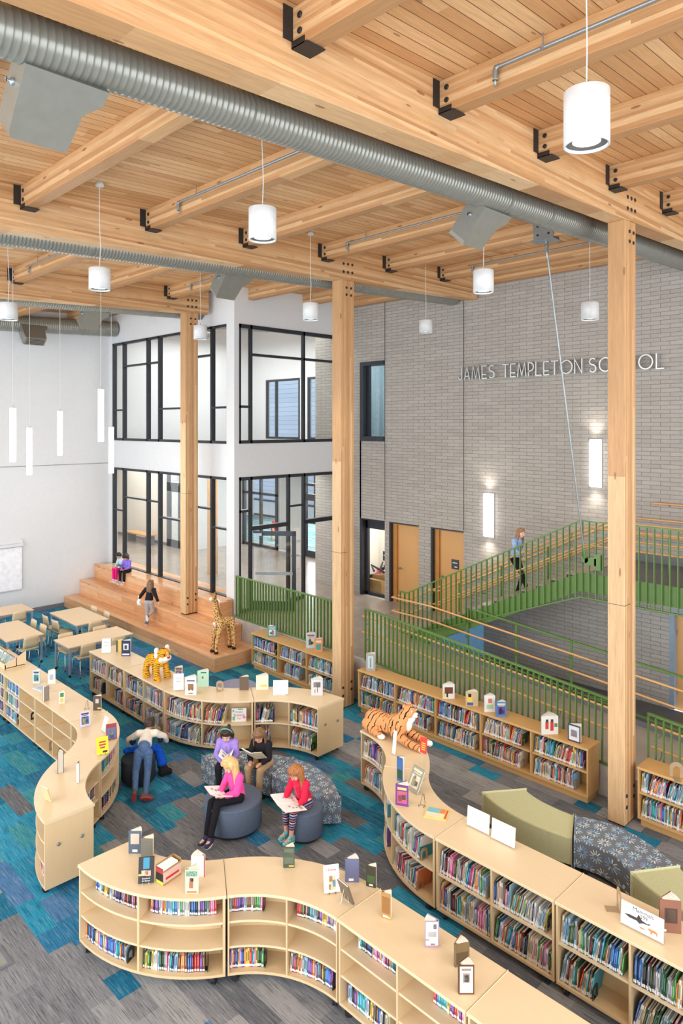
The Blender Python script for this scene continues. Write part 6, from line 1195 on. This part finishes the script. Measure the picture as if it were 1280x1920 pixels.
# ================================================================ PLUSH ANIMALS
def tigerfur(name, base, f, dirs, belly=None, th=.62):
    n = NT(name); o = n.obj(); dv = n.noise(o, 7, 2)[1]; ad = n.new('ShaderNodeVectorMath', operation='ADD'); n.put(ad.inputs[0], o); n.put(ad.inputs[1], n.scale(dv, .11, .11, .11)); P = n.xyz(ad.outputs[0])
    q = n.math('ADD', n.math('ADD', n.math('MULTIPLY', P[0], dirs[0]), n.math('MULTIPLY', P[1], dirs[1])), n.math('MULTIPLY', P[2], dirs[2])); s = n.math('SINE', n.math('MULTIPLY', q, f)); brk = n.noise(o, 9, 1)[0]
    m = n.math('MULTIPLY', n.math('GREATER_THAN', s, th), n.math('GREATER_THAN', brk, .42)); col = n.mix(m, n.mix(n.math('MULTIPLY', n.noise(o, 40, 2)[0], .4), rgb(*base), tuple(x*.7 for x in rgb(*base)[:3])+(1,)), rgb(40, 30, 26)); n.bump(n.noise(o, 150, 2)[0], .5, .006); return n.done(col, .9, 0, .1)
WF = plain('white_plush', rgb(236, 228, 218), .95, var=.04, bump=.4); BKP = plain('black_plush', rgb(26, 24, 26), .8); NOSE = plain('brown_nose', rgb(110, 62, 44), .5)
# standing toy tiger, local frame facing -y
t = thing('plush_tiger', 'standing plush tiger with white ears on the middle bookcase', 'plush toy', (7.14, 12.50, HT), .12); F1 = tigerfur('gold_tiger_plush', (226, 162, 46), 140, (.25, .35, 1), th=.72); b = MB()
b.cap((0, .16, .33), (0, -.12, .36), .125, .13); b.ell((0, -.22, .50), (.145, .12, .125), 20, 14); b.cap((0, -.12, .36), (0, -.2, .46), .11, .1)
for x, y in ((-.11, .2), (.11, .2), (-.12, -.16), (.12, -.16)): b.cap((x*.9, y*.85, .28), (x, y, .13), .065, .062); b.cap((x, y, .13), (x, y-.025, .055), .066, .07); b.cap((x, y-.02, .03), (x, y-.045, .03), .068, .068)
b.cap((0, .27, .36), (.05, .36, .28), .03, .025); remesh(b, 'body', F1, t, .012, 4)
b = MB(); b.ell((0, -.325, .44), (.085, .05, .055), 14, 9); b.ell((-.09, -.27, .43), (.06, .05, .06)); b.ell((.09, -.27, .43), (.06, .05, .06)); b.ell((0, -.22, .385), (.09, .09, .05)); remesh(b, 'muzzle', WF, t, .01, 4)
for sg in (-1, 1): e = MB(); e.ell((sg*.13, -.17, .60), (.055, .03, .06)); e.ell((sg*.15, -.185, .51), (.035, .045, .06)); remesh(e, 'ear', WF, t, .01, 3)
MB().cap((0, -.37, .5), (0, -.345, .56), .03, .03).build('nose_bridge', plain('tan_plush', rgb(206, 148, 84), .9), t); MB().ell((0, -.382, .475), (.034, .024, .022)).build('nose', NOSE, t); e = MB()
for sg in (-1, 1): e.ell((sg*.06, -.33, .515), (.014, .01, .018))
e.build('eyes', BKP, t)
# lying realistic toy tiger along -y
t = thing('plush_tiger', 'lying plush tiger stretched on the curved right bookcase', 'plush toy', (8.50, 7.45, HT), .0); F2 = tigerfur('rust_tiger_plush', (222, 154, 100), 92, (.25, 1, .15), th=.8); b = MB()
b.cap((-.03, .36, .19), (-.02, .05, .19), .165, .145); b.cap((-.02, .05, .19), (.0, -.16, .25), .15, .165); b.cap((.0, -.18, .25), (.03, -.26, .42), .15, .10); b.ell((.06, -.30, .47), (.11, .115, .105), 18, 12); b.ell((-.14, .36, .12), (.11, .16, .12)); b.ell((.1, .38, .12), (.1, .16, .12))
b.cap((-.17, .28, .06), (-.2, .08, .05), .065, .055); b.cap((-.1, -.16, .13), (-.13, -.42, .075), .085, .06); b.cap((-.13, -.42, .075), (-.11, -.66, .055), .062, .052); b.cap((.1, -.18, .13), (.14, -.42, .075), .085, .06); b.cap((.14, -.42, .075), (.15, -.60, .055), .06, .05); b.cap((.02, .5, .1), (.14, .62, .05), .035, .03)
for sg in (-1, 1): b.ell((.06+sg*.075-.0, -.26, .565), (.034, .02, .036))
remesh(b, 'body', F2, t, .011, 4)
b = MB(); b.ell((.09, -.40, .435), (.062, .06, .045)); b.ell((.07, -.34, .37), (.08, .06, .075)); b.ell((.03, -.31, .28), (.06, .07, .11)); remesh(b, 'white_ruff', WF, t, .010, 2, disp=(.012, .02))
for c, r in (((-.11, -.71, .045), (.058, .06, .045)), ((.15, -.64, .045), (.055, .058, .045)), ((-.205, .05, .045), (.06, .075, .042))): remesh(MB().ell(c, r), 'paw', WF, t, .010, 2, disp=(.012, .02))
MB().ell((.10, -.462, .445), (.022, .014, .016)).build('nose', plain('pale_nose', rgb(60, 52, 54), .5), t); e = MB()
for sg in (-1, 1): e.ell((.075+sg*.05, -.40, .505), (.02, .012, .016), 10, 7, 0); e.ell((.077+sg*.05, -.41, .505), (.010, .006, .010), 8, 6, 1)
e.build('eyes', [plain('pale_eye', rgb(206, 222, 232), .2), BKP], t)
# giraffe facing -x
t = thing('plush_giraffe', 'tall plush giraffe standing on the lowest bleacher step', 'plush toy', (10.12, 14.48, .36), 0)
n = NT('giraffe_plush'); vo = n.new('ShaderNodeTexVoronoi', feature='DISTANCE_TO_EDGE'); n.put(vo.inputs['Vector'], n.obj()); vo.inputs['Scale'].default_value = 17; dk = n.math('GREATER_THAN', vo.outputs['Distance'], .13); nz = n.noise(n.obj(), 30, 2)[0]
GF = n.done(n.mix(dk, rgb(226, 188, 128), n.mix(n.math('MULTIPLY', nz, .7), rgb(176, 112, 50), rgb(96, 54, 28))), .9, 0, .1); b = MB()
b.cap((.22, 0, .70), (-.08, 0, .72), .115, .13); b.cap((-.12, 0, .74), (-.2, 0, .98), .115, .075); b.cap((-.2, 0, .98), (-.235, 0, 1.24), .072, .055); b.ell((-.265, -.01, 1.33), (.085, .062, .075)); b.cap((-.27, -.01, 1.33), (-.345, -.03, 1.35), .058, .05)
for x, y, tx in ((-.14, -.09, -.26), (-.14, .09, -.24), (.22, -.09, .27), (.22, .085, .28)): b.cap((x, y, .66), (tx*.9, y*1.05, .35), .075, .05); b.cap((tx*.9, y*1.05, .35), (tx, y*1.1, .05), .048, .044)
remesh(b, 'body', GF, t, .011, 3)
for x, y in ((-.26, -.099), (-.24, .099), (.27, -.099), (.28, .094)): MB().lathe([(.04, 0), (.056, .012), (.052, .045), (.04, .06)], 14, mt=Tr(x-.012, y, 0)).build('hoof', BKP, t)
MB().ell((-.375, -.035, 1.36), (.055, .048, .05)).build('muzzle', plain('cream_plush', rgb(232, 220, 196), .95), t); e = MB(); e.ell((-.285, -.07, 1.365), (.018, .012, .018)); e.ell((-.3, .045, 1.365), (.018, .012, .018)); e.build('eyes', BKP, t)
for sg in (-1, 1): MB().cap((-.235, sg*.03, 1.39), (-.225, sg*.035, 1.45), .012, .01).ell((-.222, sg*.036, 1.46), .02).build('horn', BKP if sg < 0 else plain('gold_plush', rgb(190, 140, 60), .9), t); MB().cap((-.21, sg*.07, 1.33), (-.17, sg*.12, 1.27), .022, .016).build('ear', WF, t)
MB().tube([(-.21, 0, 1.38), (-.165, 0, 1.2), (-.12, 0, 1.0), (-.03, 0, .86)], [.02, .024, .024, .012], 8).build('mane', plain('mane_plush', rgb(150, 96, 44), .95), t); MB().cap((-.255, 0, .72), (-.225, 0, .66), .04, .03).build('chest_patch', WF, t); MB().cap((.33, 0, .72), (.36, 0, .5), .012, .012).ell((.36, 0, .46), (.02, .02, .05)).build('tail', BKP, t)
# ================================================================ LAST SMALL THINGS
t = thing('pull_down_screen', 'white pull-down screen on the far wall cut by the frame edge', 'screen', (6.9, 22.8, .82)); MB().box(5.4, 22.70, 2.16, 8.29, 22.80, 2.27).build('housing', M['white'], t, True); MB().box(5.45, 22.745, .84, 8.26, 22.75, 2.16).build('fabric', plain('screen_fabric', rgb(236, 236, 240), .8), t, True); MB().box(5.44, 22.74, .82, 8.27, 22.758, .85).build('batten', M['white'], t, True); MB().box(8.2, 22.75, 2.27, 8.28, 22.82, 2.40).build('wall_bracket', M['white'], t, True); MB().box(5.4, 22.69, 2.17, 8.28, 22.70, 2.18).build('slot', M['grey_trim'], t, True)
t = thing('floor_box', 'grey-rimmed floor outlet hatch in the carpet', 'floor outlet', (2.62, 8.28, 0), 0); MB().box(-.22, -.2, 0, .22, -.16, .012).box(-.22, .16, 0, .22, .2, .012).box(.18, -.16, 0, .22, .16, .012).box(-.22, -.16, 0, -.18, .16, .012).build('rim', plain('grey_plastic', rgb(98, 102, 110), .5), t); MB().box(-.18, -.16, 0, .18, .16, .006).build('lid', plain('carpet_inset', rgb(132, 130, 126), .9), t)
# lobby furniture glimpsed through the glass
t = thing('lobby_bench', 'wooden bench with grey supports behind the left glazing', 'bench', (15.1, 27.8, .85)); MB().box(-.25, -.95, .40, .25, .95, .46).build('seat', M['doorw'], t); MB().box(-.2, -.85, 0, .2, -.75, .4).box(-.2, .75, 0, .2, .85, .4).build('leg', M['grey_trim'], t)
t = thing('lobby_column', 'timber column standing in the lobby behind the glass', 'column', (13.75, 20.3, .85)); MB().box(-.13, -.13, 0, .13, .13, 3.85).build('shaft', M['gluZ'], t)
for k, (x, y) in enumerate([(19.6, 22.6), (19.9, 24.2), (20.6, 21.4)]):
    t = thing('lobby_armchair', ['pale-framed lobby chair nearest the white corner post, seen through glass', 'pale-framed lobby chair with a red cushion, seen through glass', 'pale-framed lobby chair deepest in the reception'][k], 'chair', (x, y, .85), 2.6, 'reception armchairs')
    for sx_ in (-.28, .28):
        MB().tube([(sx_, -.25, 0), (sx_, -.25, .62), (sx_, .25, .62), (sx_, .25, 0)], .025, 6).build('arm_frame', M['doorw'], t)
    c3 = M['slate'] if k != 1 else plain('red_upholstery', rgb(190, 60, 60), .8); MB().box(-.26, -.25, .36, .26, .26, .46).build('seat', c3, t); MB().box(-.26, -.28, .46, .26, -.2, .85).build('backrest', c3, t)
t = thing('reception_desk', 'maple reception desk with white top beyond the vestibule', 'desk', (20.9, 19.2, .85)); MB().box(-.35, -1.0, 0, .35, 1.3, 1.0).build('front_panel', M['doorw'], t); MB().box(-.42, -1.05, 1.0, .42, 1.35, 1.05).build('worktop', M['paper'], t)
for k in range(5): o = MB().box(20.8+.05*k, 19.3+.16*k, 1.9, 20.98, 19.42+.16*k, 2.1+.03*k, 0).build('desk_item', plain('desk_colour_%d' % k, [PAL['green'], PAL['yellow'], PAL['red'], PAL['pale blue'], PAL['orange']][k], .6), None, label=['green', 'yellow', 'red', 'pale blue', 'orange'][k]+' item among the clutter on the reception desk', cat='desk clutter', group='reception desk clutter')
for k in range(3): MB().box(15.7+.2*k, 14.2, .85, 16.1+.25*k, 14.75, 1.25+.12*k).build('storage_box', M['card'] if k != 2 else M['paper'], None, label=['open brown carton inside the glazed storeroom', 'taller brown carton inside the glazed storeroom', 'white carton at the back of the storeroom'][k], cat='box', group='cartons in the storeroom')
t = thing('equipment_pile', 'dark tangle of straps and pink bits heaped on storeroom cartons', 'clutter', (16.1, 14.45, 1.3)); b = MB()
for k in range(26): a = V((RND.uniform(-.35, .35), RND.uniform(-.25, .25), RND.uniform(0, .3))); b.cap(a, a+V((RND.uniform(-.2, .2), RND.uniform(-.2, .2), RND.uniform(-.02, .18))), .035, .025, 7, RND.choice((0, 0, 0, 1, 2)))
b.build('straps', [M['black'], plain('pink_strap', rgb(226, 70, 150), .6), plain('orange_strap', rgb(226, 110, 50), .6)], t)
for k, (y, lab) in enumerate([(13.35, 'uppermost white notice taped to the lobby sidelight'), (13.35, 'middle white notice taped to the lobby sidelight'), (13.35, 'lowest white notice taped to the lobby sidelight')]):
    MB().box(13.2, 15.50, 2.62-.42*k, 13.58, 15.515, 2.96-.42*k).build('paper_notice', M['paper'], None, label=lab, cat='notice', group='notices on the lobby sidelight')
for k, y in enumerate((19.9, 18.5)):
    o = MB().box(11.195, y-.28, 9.12, 11.2, y+.28, 9.45); 
    for i in range(7): o.box(11.185, y-.26, 9.15+i*.04, 11.196, y+.26, 9.165+i*.04)
    o.build('return_grille', M['white'], None, label=['white return air grille high on the lobby wall, nearer the far corner', 'white return air grille high on the lobby wall, nearer the timber column'][k], cat='air grille', group='white return grilles')
